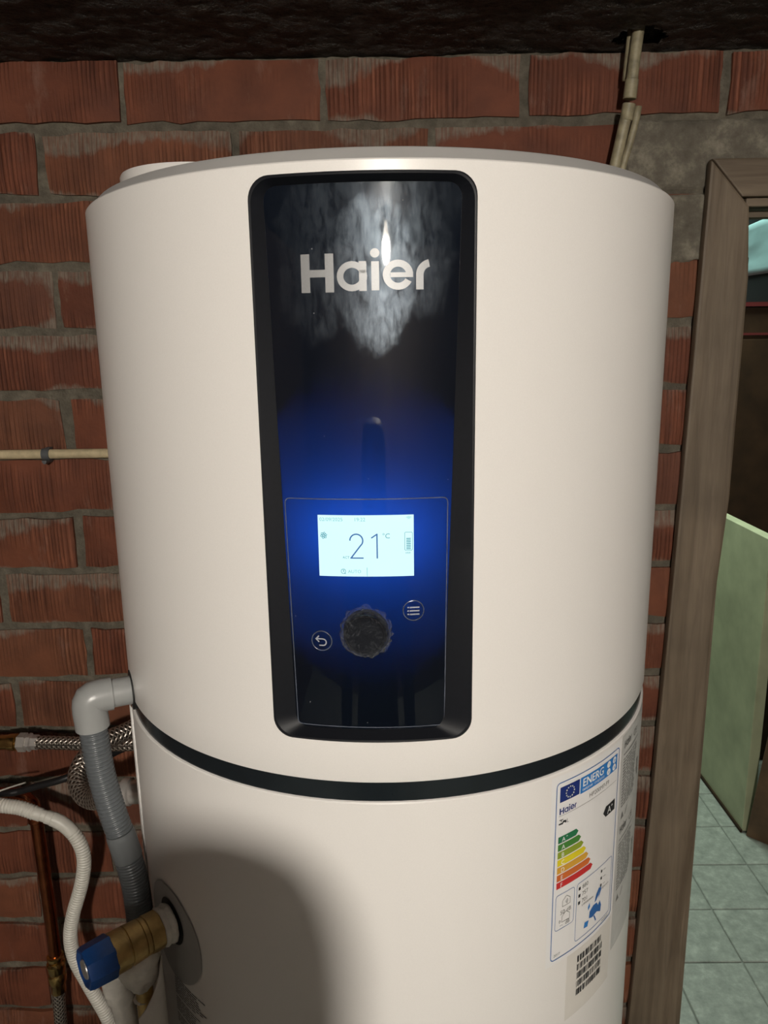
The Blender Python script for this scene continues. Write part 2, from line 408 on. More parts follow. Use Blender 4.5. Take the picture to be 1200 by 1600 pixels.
# ------------------------------------------------------------------ geometry helpers
class MB:
    """collects vertices and faces and links them as one mesh object"""
    def __init__(s): s.v = []; s.f = []; s.uv = None
    def add(s, vs, fs):
        o = len(s.v); s.v += [tuple(v) for v in vs]; s.f += [tuple(i + o for i in f) for f in fs]
    def box(s, x0, x1, y0, y1, z0, z1):
        s.add([(x, y, z) for z in (z0, z1) for y in (y0, y1) for x in (x0, x1)],
              [(0, 2, 3, 1), (4, 5, 7, 6), (0, 1, 5, 4), (2, 6, 7, 3), (0, 4, 6, 2), (1, 3, 7, 5)])
    def prism(s, poly, y0, y1):
        """polygon of (x,z) extruded from y0 (front) to y1"""
        n = len(poly)
        s.add([(x, y0, z) for x, z in poly] + [(x, y1, z) for x, z in poly],
              [tuple(range(n)), tuple(range(2 * n - 1, n - 1, -1))] + [(i, i + n, (i + 1) % n + n, (i + 1) % n) for i in range(n)])
    def build(s, name, m, parent=None, smooth=False, bevel=0.0, seg=2, fix=True, solid=0.0):
        me = bpy.data.meshes.new(name)
        me.from_pydata(s.v, [], s.f)
        if s.uv:
            lay = me.uv_layers.new(name='UVMap')
            for l in me.loops: lay.data[l.index].uv = s.uv[l.vertex_index]
        if fix or bevel:
            bm = bmesh.new(); bm.from_mesh(me)
            if bevel:
                bmesh.ops.bevel(bm, geom=[e for e in bm.edges if len(e.link_faces) == 2 and e.calc_face_angle(0) > 0.5], offset=bevel, segments=seg, affect='EDGES', profile=0.6)
            if fix: bmesh.ops.recalc_face_normals(bm, faces=bm.faces)
            bm.to_mesh(me); bm.free()
        me.materials.append(M[m] if isinstance(m, str) else m)
        if smooth:
            for p in me.polygons: p.use_smooth = True
        o = bpy.data.objects.new(name, me)
        COL.objects.link(o)
        if parent: o.parent = parent
        if solid:
            md = o.modifiers.new('thickness', 'SOLIDIFY'); md.thickness = solid; md.offset = 0
        if smooth and not solid and smooth != 'all':
            try:
                me.set_sharp_from_angle(angle=R_(smooth if smooth is not True else 40))
            except Exception: pass
        return o

def thing(name, label, cat, group=None, loc=(0, 0, 0)):
    o = bpy.data.objects.new(name, None)
    o.empty_display_size = 0.05
    o.location = loc
    COL.objects.link(o)
    return tag(o, label, cat, group)

def tag(o, label, cat, group=None):
    o['label'] = label; o['category'] = cat
    if group: o['group'] = group
    return o

def struct(o):
    o['kind'] = 'structure'
    return o

def frame_of(d):
    d = Vector(d).normalized()
    a = Vector((0, 0, 1)) if abs(d.z) < 0.95 else Vector((0, 1, 0))
    u = d.cross(a).normalized()
    return d, u, d.cross(u).normalized()

def lathe(mb, org, d, prof, n=32, wob=None, cap=True):
    """revolve (s, r) profile about an axis; wob(s, angle) scales the radius"""
    org = Vector(org); d, u, w = frame_of(d)
    vs = []; fs = []
    for s, r in prof:
        for k in range(n):
            a = 2 * pi * k / n
            rr = r * (wob(s, a) if wob else 1)
            vs.append(org + d * s + (u * cos(a) + w * sin(a)) * rr)
    for i in range(len(prof) - 1):
        for k in range(n):
            k2 = (k + 1) % n
            fs.append((i * n + k, i * n + k2, (i + 1) * n + k2, (i + 1) * n + k))
    if cap:
        fs.append(tuple(range(n - 1, -1, -1)))
        fs.append(tuple((len(prof) - 1) * n + k for k in range(n)))
    mb.add(vs, fs)

def spline(pts, step=0.004):
    """Catmull-Rom through pts, resampled evenly"""
    P = [Vector(p) for p in pts]
    P = [P[0] * 2 - P[1]] + P + [P[-1] * 2 - P[-2]]
    out = []
    for i in range(1, len(P) - 2):
        for k in range(24):
            t = k / 24
            a, b, c, d = P[i - 1], P[i], P[i + 1], P[i + 2]
            out.append(0.5 * ((2 * b) + (c - a) * t + (2 * a - 5 * b + 4 * c - d) * t * t + (3 * b - a - 3 * c + d) * t ** 3))
    out.append(P[-2])
    L = [0.0]
    for a, b in zip(out, out[1:]): L.append(L[-1] + (b - a).length)
    n = max(2, int(L[-1] / step)); res = []; j = 0
    for k in range(n + 1):
        s = L[-1] * k / n
        while j < len(L) - 2 and L[j + 1] < s: j += 1
        t = (s - L[j]) / max(1e-9, L[j + 1] - L[j])
        res.append(out[j].lerp(out[j + 1], t))
    return res, L[-1]

def tube(pts, r, name, m, parent=None, n=16, step=0.004, uv=False, smooth='all'):
    """swept tube; r is a number or a function of arc length"""
    P, L = spline(pts, step)
    mb = MB(); N = len(P); uvs = []
    t0 = (P[1] - P[0]).normalized()
    _, u, w = frame_of(t0)
    vs = []; fs = []
    for i, p in enumerate(P):
        t = (P[min(i + 1, N - 1)] - P[max(i - 1, 0)]).normalized()
        u = (u - t * u.dot(t)).normalized(); w = t.cross(u)
        s = L * i / (N - 1)
        rr = r(s) if callable(r) else r
        for k in range(n):
            a = 2 * pi * k / n
            vs.append(p + (u * cos(a) + w * sin(a)) * rr)
            uvs.append((k / n if k < n else 1, s))
    for i in range(N - 1):
        for k in range(n):
            k2 = (k + 1) % n
            fs.append((i * n + k, i * n + k2, (i + 1) * n + k2, (i + 1) * n + k))
    fs.append(tuple(range(n - 1, -1, -1))); fs.append(tuple((N - 1) * n + k for k in range(n)))
    mb.add(vs, fs)
    if uv: mb.uv = uvs
    return mb.build(name, m, parent, smooth=smooth)

def cp(th, z, r):
    """point on the tank: th in radians from the front, z up"""
    return (r * sin(th), -r * cos(th), z)

def patch(mb, t0, t1, z0, z1, r, n=None):
    """rectangle wrapped on the tank (degrees)"""
    n = n or max(1, int(abs(t1 - t0) / 2.0) + 1)
    vs = []; fs = []
    for k in range(n + 1):
        t = R_(t0 + (t1 - t0) * k / n)
        vs += [cp(t, z0, r), cp(t, z1, r)]
    for k in range(n):
        fs.append((2 * k, 2 * k + 2, 2 * k + 3, 2 * k + 1))
    mb.add(vs, fs)

def wrap(mb, pts, faces, u0, z0, r):
    """flat (u, v) metres laid on the tank, u measured along the arc; wide faces are cut so they follow the curve"""
    us = [p[0] for p in pts]
    if max(us) - min(us) > 0.005 and max(max(pts[i][0] for i in f) - min(pts[i][0] for i in f) for f in faces) > 0.005:
        bm = bmesh.new(); bv = [bm.verts.new((p[0], p[1], 0)) for p in pts]
        for f in faces:
            try: bm.faces.new([bv[i] for i in f])
            except ValueError: pass
        k = math.floor(min(us) / 0.004) + 1
        while k * 0.004 < max(us):
            bmesh.ops.bisect_plane(bm, geom=bm.verts[:] + bm.edges[:] + bm.faces[:], plane_co=(k * 0.004, 0, 0), plane_no=(1, 0, 0), dist=1e-6)
            k += 1
        bm.verts.index_update()
        pts = [(v.co.x, v.co.y) for v in bm.verts]; faces = [tuple(v.index for v in f.verts) for f in bm.faces]
        bm.free()
    mb.add([cp((u0 + u) / r, z0 + v, r) for u, v in pts], faces)

# flat shapes: each returns (points, faces)
def s_poly(p): return list(p), [tuple(range(len(p)))]
def s_rect(x0, y0, x1, y1): return s_poly([(x0, y0), (x1, y0), (x1, y1), (x0, y1)])
def s_ring(cx, cy, ri, ro, a0=0, a1=360, n=28):
    p = []; f = []
    for k in range(n + 1):
        a = R_(a0 + (a1 - a0) * k / n)
        p += [(cx + ri * cos(a), cy + ri * sin(a)), (cx + ro * cos(a), cy + ro * sin(a))]
    for k in range(n): f.append((2 * k, 2 * k + 1, 2 * k + 3, 2 * k + 2))
    return p, f
def s_disc(cx, cy, r, n=24): return s_poly([(cx + r * cos(2 * pi * k / n), cy + r * sin(2 * pi * k / n)) for k in range(n)])
def s_line(pts, w, closed=False):
    """polyline of width w with mitred joints"""
    P = [Vector(p) for p in pts]; n = len(P); v = []; f = []
    for i in range(n):
        a = P[i - 1] if (i or closed) else P[i]; b = P[(i + 1) % n] if (i < n - 1 or closed) else P[i]
        d1 = (P[i] - a).normalized() if (P[i] - a).length > 1e-9 else (b - P[i]).normalized()
        d2 = (b - P[i]).normalized() if (b - P[i]).length > 1e-9 else d1
        t = (d1 + d2).normalized(); nn = Vector((-t.y, t.x)); c = max(0.45, nn.dot(Vector((-d1.y, d1.x))))
        v += [tuple(P[i] + nn * w / 2 / c), tuple(P[i] - nn * w / 2 / c)]
    for i in range(n if closed else n - 1):
        j = (i + 1) % n
        f.append((2 * i, 2 * i + 1, 2 * j + 1, 2 * j))
    return v, f
def rrect(x0, y0, x1, y1, r, n=6, side=1):
    """rounded rectangle outline, counter-clockwise"""
    out = []
    for cx, cy, a in ((x1 - r, y0 + r, -90), (x1 - r, y1 - r, 0), (x0 + r, y1 - r, 90), (x0 + r, y0 + r, 180)):
        for k in range(n + 1):
            t = R_(a + 90 * k / n); out.append((cx + r * cos(t), cy + r * sin(t)))
    return out
def densify(loop, step):
    out = []
    for a, b in zip(loop, loop[1:] + loop[:1]):
        L = math.hypot(b[0] - a[0], b[1] - a[1]); n = max(1, int(L / step))
        for k in range(n): out.append((a[0] + (b[0] - a[0]) * k / n, a[1] + (b[1] - a[1]) * k / n))
    return out

def s_text(txt, size, align='LEFT', cond=1.0, space=1.0):
    cu = bpy.data.curves.new('lettering', 'FONT')
    cu.body = txt; cu.size = size; cu.align_x = align; cu.resolution_u = 3; cu.space_character = space
    o = bpy.data.objects.new('lettering', cu)
    me = o.to_mesh()
    p = [(v.co.x * cond, v.co.y) for v in me.vertices]; f = [tuple(q.vertices) for q in me.polygons]
    o.to_mesh_clear(); bpy.data.objects.remove(o); bpy.data.curves.remove(cu)
    return p, f

def logo(h):
    """the maker's name in round geometric letters, cap height h"""
    def sc(s): return [((x - 278) / 193 * h, (628 - y) / 193 * h) for x, y in s[0]], s[1]
    def fl(s): return [(x, -y) for x, y in s[0]], s[1]
    def rr(cx, cy, *a): p, f = s_ring(cx, -cy, *a); return [(x, -y) for x, y in p], f
    out = [s_rect(280, 435, 325, 628), s_rect(402, 435, 445, 628), s_rect(325, 514, 402, 551),
           rr(535, 550, 42, 75), s_rect(570, 476, 607, 624),
           s_rect(631, 478, 669, 622), s_disc(649, 437, 23),
           rr(762, 546, 40, 75, 8, 332), s_rect(724, 534, 836, 558),
           s_rect(851, 545, 888, 620), rr(928, 546, 40, 77, 102, 180)]
    return [sc(s) for s in out]

# ================================================================== SETTING
RX0, RX1, RY0 = -1.55, 1.75, -2.95        # cellar room
CZ = 2.028                                # ceiling height
JX0, JX1, JZ = 0.540, 1.36, 1.812         # doorway in the back wall

wb = MB()
wb.box(RX0, JX0, WY + 0.0075, WY + 0.14, 0, CZ + 0.2)
wb.box(JX0, JX1, WY + 0.0075, WY + 0.14, JZ, CZ + 0.2)
wb.box(JX1, RX1, WY + 0.0075, WY + 0.14, 0, CZ + 0.2)
wall = struct(wb.build('wall_back', 'mortar'))

def brick(x0, x1, z0, z1, yo, depth=0.045):
    """one extruded clay brick with worn, uneven edges"""
    w, h = x1 - x0, z1 - z0; nx, nz = max(3, int(w / 0.026)), 4
    vs = []; fs = []; cx, cz = (x0 + x1) / 2, (z0 + z1) / 2
    sd = rng.random() * 100
    for j in range(nz + 1):
        for i in range(nx + 1):
            x = -w / 2 + w * i / nx; z = -h / 2 + h * j / nz; y = 0.0
            q = mn.noise((x * 22 + sd, z * 22, sd)); q2 = mn.noise((x * 45, z * 45 + sd, sd + 5))
            if j in (0, nz): z += q * 0.0052 + q2 * 0.0034; y = 0.0026
            if i in (0, nx): x += q2 * 0.0036 + q * 0.002; y = max(y, 0.0034)
            vs.append((x, y + q * 0.0014, z))
    for j in range(nz):
        for i in range(nx):
            a = j * (nx + 1) + i
            fs.append((a, a + 1, a + nx + 2, a + nx + 1))
    ring = [i for i in range(nx + 1)] + [(j + 1) * (nx + 1) - 1 for j in range(1, nz + 1)] + [nz * (nx + 1) + i for i in range(nx - 1, -1, -1)] + [j * (nx + 1) for j in range(nz - 1, 0, -1)]
    o = len(vs)
    vs += [(vs[i][0], depth, vs[i][2]) for i in ring]
    n = len(ring)
    for k in range(n):
        fs.append((ring[k], o + k, o + (k + 1) % n, ring[(k + 1) % n]))
    mb = MB(); mb.add(vs, fs)
    b = mb.build('brick', 'brick', wall, smooth=35)
    b.location = (cx, WY + yo, cz)
    b.rotation_euler = (0, rng.uniform(-.004, .004), rng.uniform(-.006, .006))
    return b

for i in range(20):
    zb = 1.936 - 0.1 * i + 0.0055 - 0.0005
    zt = min(zb + 0.0865, CZ - 0.003)
    zb = max(zb, 0.003)
    base = {0: -0.388, 15: -0.642}.get(i, -0.523 if i % 2 else -0.672) + (rng.uniform(-.004, .004))
    k0 = int((RX0 - base) / 0.3) - 1
    for k in range(k0, k0 + 14):
        jw = rng.choice((0.010, 0.013, 0.015, 0.018))
        if i == 5 and abs(base + 0.3 * k + 0.523) < 0.02: jw = 0.022
        x0 = base + 0.303 * k + jw / 2 if i == 0 else base + 0.3 * k + jw / 2
        x1 = x0 - jw + (0.303 if i == 0 else 0.3)
        dz = rng.uniform(-.0022, .0022)
        x0 = max(x0, RX0 + 0.01); x1 = min(x1, RX1 - 0.01)
        yo = rng.uniform(-.0022, .0028)
        segs = [(x0, x1)]
        if i == 1: segs = [(x0, min(x1, 0.362)), ]
        elif i >= 2:
            segs = [(x0, min(x1, 0.532)), (max(x0, JX1 + 0.01), x1)]
        for a, b in segs:
            if b - a > 0.035:
                brick(a, b, zb + dz, zt + dz * 0.5, yo)

# cement render over the lintel, and a thin smear down beside the door frame
def render_patch(x0, x1, z0, z1, nx, nz, y0, sd, amp):
    vs = []; fs = []
    for j in range(nz + 1):
        for i in range(nx + 1):
            u, v = i / nx, j / nz
            x = x0 + (x1 - x0) * u; z = z0 + (z1 - z0) * v
            e = mn.noise((x * 19, z * 19, 3.0 + sd)) * 0.012 + mn.noise((x * 60, z * 60, 8.0 + sd)) * 0.004
            if j == nz: z += e * 0.25
            if j == 0: z += e * amp
            if i == 0: x += e * 1.2
            y = y0 + mn.noise((x * 14, z * 14, 0.5)) * 0.003 + mn.noise((x * 50, z * 50, 4)) * 0.0016
            if j in (0, nz) or i == 0: y = WY + 0.0085
            vs.append((x, y, z))
    for j in range(nz):
        for i in range(nx):
            a = j * (nx + 1) + i
            fs.append((a, a + 1, a + nx + 2, a + nx + 1))
    mb = MB(); mb.add(vs, fs)
    mb.build('cement_patch', 'cement', wall, smooth='all')
render_patch(0.372, JX1 + 0.06, 1.8325, 1.934, 56, 16, WY + 0.001, 0, 0.3)
render_patch(0.385, 0.533, 1.722, 1.8290, 16, 14, WY - 0.0030, 5, 2.2)

# ceiling: rough black slab with a ragged hole for the conduits
HX, HY = 0.372, 0.318
def ceil_z(x, y):
    return CZ + 0.0035 * mn.noise((x * 9, y * 16, 1.0)) + 0.0030 * mn.noise((x * 34, y * 60, 2.0)) + 0.0016 * mn.noise((x * 90, y * 140, 6.0))
def hole_r(a):
    return 1.0 + 0.20 * mn.noise((cos(a) * 1.6, sin(a) * 1.6, 7.0)) + 0.10 * mn.noise((cos(a) * 5, sin(a) * 5, 9.0))
cb = MB()
xs = [RX0 + 0.2 * k for k in range(4)] + [-0.85 + 0.007 * k for k in range(int(1.75 / 0.007))] + [1.0, 1.25, 1.5, RX1]
ys = [RY0 + 0.3 * k for k in range(9)] + [-0.2, -0.05] + [0.05 + 0.006 * k for k in range(58)]
ys = [y for y in ys if y < WY + 0.03] + [WY + 0.03]
idx = {}
for j, y in enumerate(ys):
    for i, x in enumerate(xs):
        idx[i, j] = len(cb.v); cb.v.append((x, y, ceil_z(x, y)))
for j in range(len(ys) - 1):
    for i in range(len(xs) - 1):
        dx, dy = (xs[i] + xs[i + 1]) / 2 - HX, (ys[j] + ys[j + 1]) / 2 - HY
        rr = hole_r(math.atan2(dy, dx))
        if (dx / (0.037 * rr)) ** 2 + (dy / (0.0245 * rr)) ** 2 < 1: continue
        cb.f.append((idx[i, j], idx[i, j + 1], idx[i + 1, j + 1], idx[i + 1, j]))
# broken concrete inside the hole and its throat
n = 72; o = len(cb.v); NQ = 6
for k in range(n):
    a = 2 * pi * k / n; c, s_ = cos(a), sin(a)
    rr = hole_r(a)
    for q in range(NQ):
        f = q / (NQ - 1)
        x = HX + c * 0.048 * rr * (1 - 0.30 * f); y = HY + s_ * 0.034 * rr * (1 - 0.36 * f)
        cb.v.append((x, y, CZ + 0.006 + 0.016 * f + 0.005 * mn.noise((x * 110, y * 110, 3))))
    cb.v += [(HX + c * 0.034 * rr, HY + s_ * 0.022 * rr, CZ + 0.05), (HX + c * 0.034 * rr, HY + s_ * 0.022 * rr, CZ + 0.16)]
W_ = NQ + 2
for k in range(n):
    k2 = (k + 1) % n
    for q in range(W_ - 1):
        cb.f.append((o + W_ * k + q, o + W_ * k + q + 1, o + W_ * k2 + q + 1, o + W_ * k2 + q))
cb.f.append(tuple(o + W_ * k + W_ - 1 for k in range(n)))
ceil = struct(cb.build('ceiling', 'ceiling', smooth='all', fix=False))

# rest of the cellar, behind and beside the camera
mb = MB(); mb.box(RX0 - 0.1, RX0, RY0 - 0.1, WY + 0.14, 0, CZ + 0.2); struct(mb.build('wall_left', 'cellar'))
mb = MB(); mb.box(RX1, RX1 + 0.1, RY0 - 0.1, WY, 0, CZ + 0.2); struct(mb.build('wall_right', 'cellar'))
mb = MB(); mb.box(RX0, RX1, RY0 - 0.1, RY0, 0, CZ + 0.2); struct(mb.build('wall_front', 'cellar'))

# floor of both rooms, laid with square tiles
NX0, NX1, NY1, NZ = 0.3, 3.0, 2.75, 2.42
mb = MB(); mb.box(RX0 - 0.1, NX1 + 0.1, RY0 - 0.1, NY1 + 0.1, -0.05, -0.004)
floor = struct(mb.build('floor', 'grout'))
mb = MB(); t = 0.0935; mb.box(-t, t, -t, t, -0.008, 0.0)
t0 = mb.build('tile', 'tile', floor, bevel=0.002, seg=1)
first = True
for i in range(0, 10):
    for j in range(-3, 8):
        x, y = 0.923 - 0.0935 - 0.19 + 0.19 * (i - 1) + 0.1, 1.007 + 0.095 + 0.19 * (j - 3)
        if not (0.45 < x < 2.3): continue
        if first: t1 = t0; first = False
        else:
            t1 = t0.copy(); COL.objects.link(t1)
        t1.location = (x - 0.1 + 0.0935 - 0.0935, y, rng.uniform(-.0006, .0006))

# doorway: bare wooden architrave with a mitred corner, lining and stop
YF = WY - 0.020
mb = MB()
mb.prism([(0.496, 1.872), (0.559, 1.804), (0.567, 1.700), (0.567, 1.35), (0.556, 1.161), (0.5535, 0.808), (0.552, 0.454), (0.551, 0.0), (0.446, 0.0), (0.458, 0.308), (0.474, 0.80), (0.487, 1.362)], YF, WY - 0.002)
struct(mb.build('trim_1', 'wood_v', bevel=0.004, seg=2))
mb = MB()
mb.prism([(0.4975, 1.8725), (1.45, 1.8725), (1.385, 1.818), (0.5475, 1.818)], YF + 0.001, WY - 0.002)
struct(mb.build('trim_2', 'wood_h', bevel=0.003, seg=2))
mb = MB(); mb.box(0.556, 1.39, YF + 0.006, WY - 0.002, 1.8045, 1.8165); struct(mb.build('trim_3', 'wood_h', bevel=0.002))
mb = MB()
mb.box(JX0 + 0.002, JX0 + 0.026, WY - 0.001, WY + 0.15, 0, 1.79)
mb.box(JX1 - 0.026, JX1 - 0.002, WY - 0.001, WY + 0.15, 0, 1.79)
mb.box(JX0 + 0.002, JX1 - 0.002, WY + 0.001, WY + 0.15, 1.811, 1.830)
struct(mb.build('trim_4', 'wood_v'))
mb = MB(); mb.box(JX0 + 0.03, JX1 - 0.03, WY + 0.028, WY + 0.05, 1.795, 1.8045); struct(mb.build('trim_5', 'wood_h', bevel=0.0015))

# the room beyond
mb = MB(); mb.box(NX0 - 0.1, NX0, WY + 0.14, NY1, 0, NZ); struct(mb.build('wall_far_left', 'plaster'))
mb = MB(); mb.box(NX1, NX1 + 0.1, WY + 0.14, NY1, 0, NZ); struct(mb.build('wall_far_right', 'plaster'))
mb = MB(); mb.box(NX0 - 0.1, NX1 + 0.1, NY1, NY1 + 0.1, 0, NZ); struct(mb.build('wall_far', 'plaster'))
mb = MB(); mb.box(RX1, NX1 + 0.1, WY + 0.0, WY + 0.14, 0, NZ); struct(mb.build('wall_near', 'plaster'))
mb = MB(); mb.box(NX0 - 0.1, NX1 + 0.1, WY + 0.0, NY1 + 0.1, NZ, NZ + 0.1); struct(mb.build('ceiling_far', 'plaster'))

# ================================================================== WATER HEATER
wh = thing('water_heater', 'tall white cylindrical water heater with black control panel and dark band', 'water heater')

def shell(name, zs, r, hole=None, rows=None, m='white'):
    th = [i * 1.0 for i in range(-180, 180)]
    if hole:
        th = sorted([t for t in th if min(abs(t - hole[0]), abs(t - hole[1])) > 0.4] + [hole[0], hole[1]])
    vs = []; fs = []; n = len(th)
    for z, rr in zs:
        for t in th: vs.append(cp(R_(t), z, rr))
    for j in range(len(zs) - 1):
        for i in range(n):
            t = th[i]; i2 = (i + 1) % n
            if hole and hole[0] - 1e-6 <= t < hole[1] - 1e-6 and zs[j][0] >= hole[2] - 1e-6 and zs[j + 1][0] <= hole[3] + 1e-6: continue
            fs.append((j * n + i, j * n + i2, (j + 1) * n + i2, (j + 1) * n + i))
    mb = MB(); mb.add(vs, fs)
    return mb.build(name, m, wh, smooth=30, fix=False)

BZ0, BZ1 = 1.2261, 1.2452
shell('upper_shell', [(BZ1 - 0.001, 0.2965), (BZ1, 0.2996), (BZ1 + 0.0012, TR), (1.2785, TR), (1.35, TR), (1.40, TR), (1.50, TR), (1.60, TR), (1.7262, TR), (1.7296, TR), (1.7308, TR - 0.0010)], TR, hole=(-18.9, 14.75, 1.2785, 1.7262))
shell('lower_shell', [(0.06, TR - 0.002), (0.0625, TR), (0.3, TR), (0.6, TR), (0.9, TR), (BZ0 - 0.0012, TR), (BZ0, TR - 0.0008), (BZ0 + 0.001, 0.2965)], TR)
mb = MB(); lathe(mb, (0, 0, 0), (0, 0, 1), [(BZ0 - 0.001, 0.2935), (BZ0, 0.2978), (BZ1, 0.2978), (BZ1 + 0.001, 0.2935)], 144); mb.build('dark_band', 'band', wh, smooth=30)
mb = MB(); lathe(mb, (0, 0, 0), (0, 0, 1), [(1.7302, 0.2990), (1.7310, 0.2975), (1.7402, 0.2885), (1.7412, 0.2865), (1.7415, 0.20), (1.7415, 0.02)], 144); mb.build('lid', 'shaded_lid', wh, smooth=30)
mb = MB(); lathe(mb, (-0.202, 0.05, 1.7412), (0, 0, 1), [(0, 0.090), (0.047, 0.090), (0.0495, 0.0888), (0.0500, 0.086), (0.0500, 0.074), (0.004, 0.073)], 72); mb.build('duct_collar', 'white', wh, smooth=30)
mb = MB(); lathe(mb, (0, 0, 0.0), (0, 0, 1), [(0.0, 0.28), (0.06, 0.28), (0.062, 0.29)], 96); mb.build('base_ring', 'band', wh, smooth=30)
# overlapping seam of the lower casing
mb = MB(); vs = []; fs = []
for j, (z, a, b) in enumerate([(1.2255, -69.5, -66.0), (1.18, -69.5, -65.2), (1.10, -69.5, -65.0), (1.03, -69.5, -64.8), (0.985, -69.5, -64.2), (0.96, -69.5, -66.5)]):
    vs += [cp(R_(a), z, TR + 0.0012), cp(R_((a + b) / 2), z, TR + 0.0022), cp(R_(b), z, TR + 0.0006)]
for j in range(5):
    for q in range(2): fs.append((3 * j + q, 3 * j + q + 1, 3 * j + q + 4, 3 * j + q + 3))
mb.add(vs, fs); mb.build('casing_seam', 'white', wh, smooth='all', solid=0.0006)

# --- black panel: rounded frame sinking to a recessed glossy front
def arc(t): return TR * R_(t)
outer = rrect(arc(-18.1), 1.2825, arc(13.95), 1.7225, 0.0165, 8)
inner = rrect(arc(-16.45), 1.2905, arc(12.25), 1.7165, 0.0105, 8)
def taper(loop):
    """the inner opening narrows towards the bottom"""
    out = []
    for x, z in loop:
        f = (1.7165 - z) / 0.426
        if x > arc(-2.1): x -= arc(2.65) * f * (x - arc(-2.1)) / arc(14.35)
        else: x += arc(1.75) * f * (arc(-2.1) - x) / arc(14.35)
        out.append((x, z - 0.0012 * (0 if z > 1.5 else 0)))
    return out
def match(loopA, loopB):
    """subdivide two loops with equal point counts the same way"""
    A = []; B = []
    n = len(loopA)
    for i in range(n):
        a, a2, b, b2 = loopA[i], loopA[(i + 1) % n], loopB[i], loopB[(i + 1) % n]
        k = max(1, int(math.hypot(b2[0] - b[0], b2[1] - b[1]) / 0.005))
        for q in range(k):
            t = q / k
            A.append((a[0] + (a2[0] - a[0]) * t, a[1] + (a2[1] - a[1]) * t)); B.append((b[0] + (b2[0] - b[0]) * t, b[1] + (b2[1] - b[1]) * t))
    return A, B
A, B = match(outer, inner); B = taper(B)
cx, cz = arc(-2.1), 1.5025
def shrink(L, d): return [(x + (-d if x > cx else d), z + (-d if z > cz else d)) for x, z in L]
Rr = rrect(arc(-18.9), 1.2785, arc(14.75), 1.7262, 0.00005, 8)
RA, RB = match(Rr, outer)
RB2 = [(x, z) for x, z in RB]
mb = MB(); n = len(RA)
mb.add([cp(x / TR, z, TR) for x, z in RA] + [cp(x / TR, z, TR) for x, z in RB2], [(i, (i + 1) % n, n + (i + 1) % n, n + i) for i in range(n)])
mb.build('panel_surround', 'white', wh, smooth='all')
loops = [(A, TR - 0.002), (A, TR + 0.0006), (shrink(A, 0.0010), TR + 0.0014), (shrink(A, 0.0022), TR + 0.0011), (B, GR + 0.0004), (B, GR - 0.003)]
vs = []; fs = []; n = len(A)
for L, r in loops:
    for x, z in L: vs.append(cp(x / TR, z, r))
for j in range(len(loops) - 1):
    for i in range(n):
        i2 = (i + 1) % n
        fs.append((j * n + i, j * n + i2, (j + 1) * n + i2, (j + 1) * n + i))
mb = MB(); mb.add(vs, fs)
panel = mb.build('control_panel', 'frame_black', wh, smooth=14)
mb = MB()
zs = [1.286 + (1.7195 - 1.286) * k / 24 for k in range(25)]
ts = [-17.2 + 30.2 * k / 30 for k in range(31)]
mb.add([cp(R_(t), z, GR) for z in zs for t in ts], [(j * 31 + i, j * 31 + i + 1, j * 31 + i + 32, j * 31 + i + 31) for j in range(24) for i in range(30)])
mb.build('glossy_front', 'glass', panel, smooth='all', fix=False)

# added unseen black box that keeps the halo lamp's light inside
mb = MB(); vs = []; hz = (1.372, 1.545); ht = (-16.2, 11.6)
prs = [(ht[0], hz[0]), (ht[1], hz[0]), (ht[1], hz[1]), (ht[0], hz[1])]
mb.add([cp(R_(t), z, GR - 0.0015) for t, z in prs] + [cp(R_(t), z, 0.274) for t, z in prs], [(0, 1, 5, 4), (1, 2, 6, 5), (2, 3, 7, 6), (3, 0, 4, 7), (4, 5, 6, 7)])
mb.build('halo_lamp_box', 'hole', panel)

# outline of the control module set into the front
ml = densify(rrect(GR * R_(-15.1), 1.2925, GR * R_(10.25), 1.4862, 0.004, 5), 0.012)
ml = [(x * (1 - 0.045 * (1.4862 - z) / 0.194) , z) for x, z in ml]
mb = MB(); wrap(mb, *s_line(ml, 0.0007, True), 0, 0, GR + 0.0006); mb.build('module_edge', 'edge_grey', panel)

mb = MB()
for s in logo(0.0272):
    wrap(mb, [(x * 1.055, y) for x, y in s[0]], s[1], GR * R_(-11.15), 1.6412, GR + 0.0005)
mb.build('brand_lettering', 'silver', panel)

# lit display
DU0, DU1, DZ0, DZ1 = GR * R_(-9.87), GR * R_(4.92), 1.4235, 1.4734
mb = MB(); patch(mb, -9.87, 4.92, DZ0, DZ1, GR + 0.0005, 8); mb.build('display', 'screen', panel)
def dsp(X, Y): return ((X - 98) / 902 * (DU1 - DU0), (715 - Y) / 577 * (DZ1 - DZ0))
PXW = (DU1 - DU0) / 902
RD = GR + 0.0008
def draw(mb, shp, X=None, Y=None):
    p, f = shp
    if X is not None:
        a, b = dsp(X, Y); p = [(x + a, y + b) for x, y in p]
    wrap(mb, p, f, DU0, DZ0, RD)
def dl(mb, pts, w, closed=False): draw(mb, s_line([dsp(*q) for q in pts], w * PXW, closed))
mb = MB()
two = [(460 + 61 * cos(R_(a)), 374 - 61 * sin(R_(a))) for a in range(180, -31, -15)]
dl(mb, two + [(490, 432), (407, 538)], 13); dl(mb, [(400, 538), (526, 538)], 12)
dl(mb, [(601, 350), (655, 314)], 12); dl(mb, [(655, 309), (655, 542)], 13)
mb.build('temperature_digits', 'screen_digit', panel)
def pxs(h): return h * PXW / 0.729
def dpart(name, m, fn):
    mb = MB(); fn(mb); return mb.build(name, m, panel)
dpart('degree_unit', 'screen_mid', lambda b: draw(b, s_text('°C', pxs(50)), 703, 354))
dpart('act_text', 'screen_mid', lambda b: draw(b, s_text('ACT', pxs(24)), 327, 543))
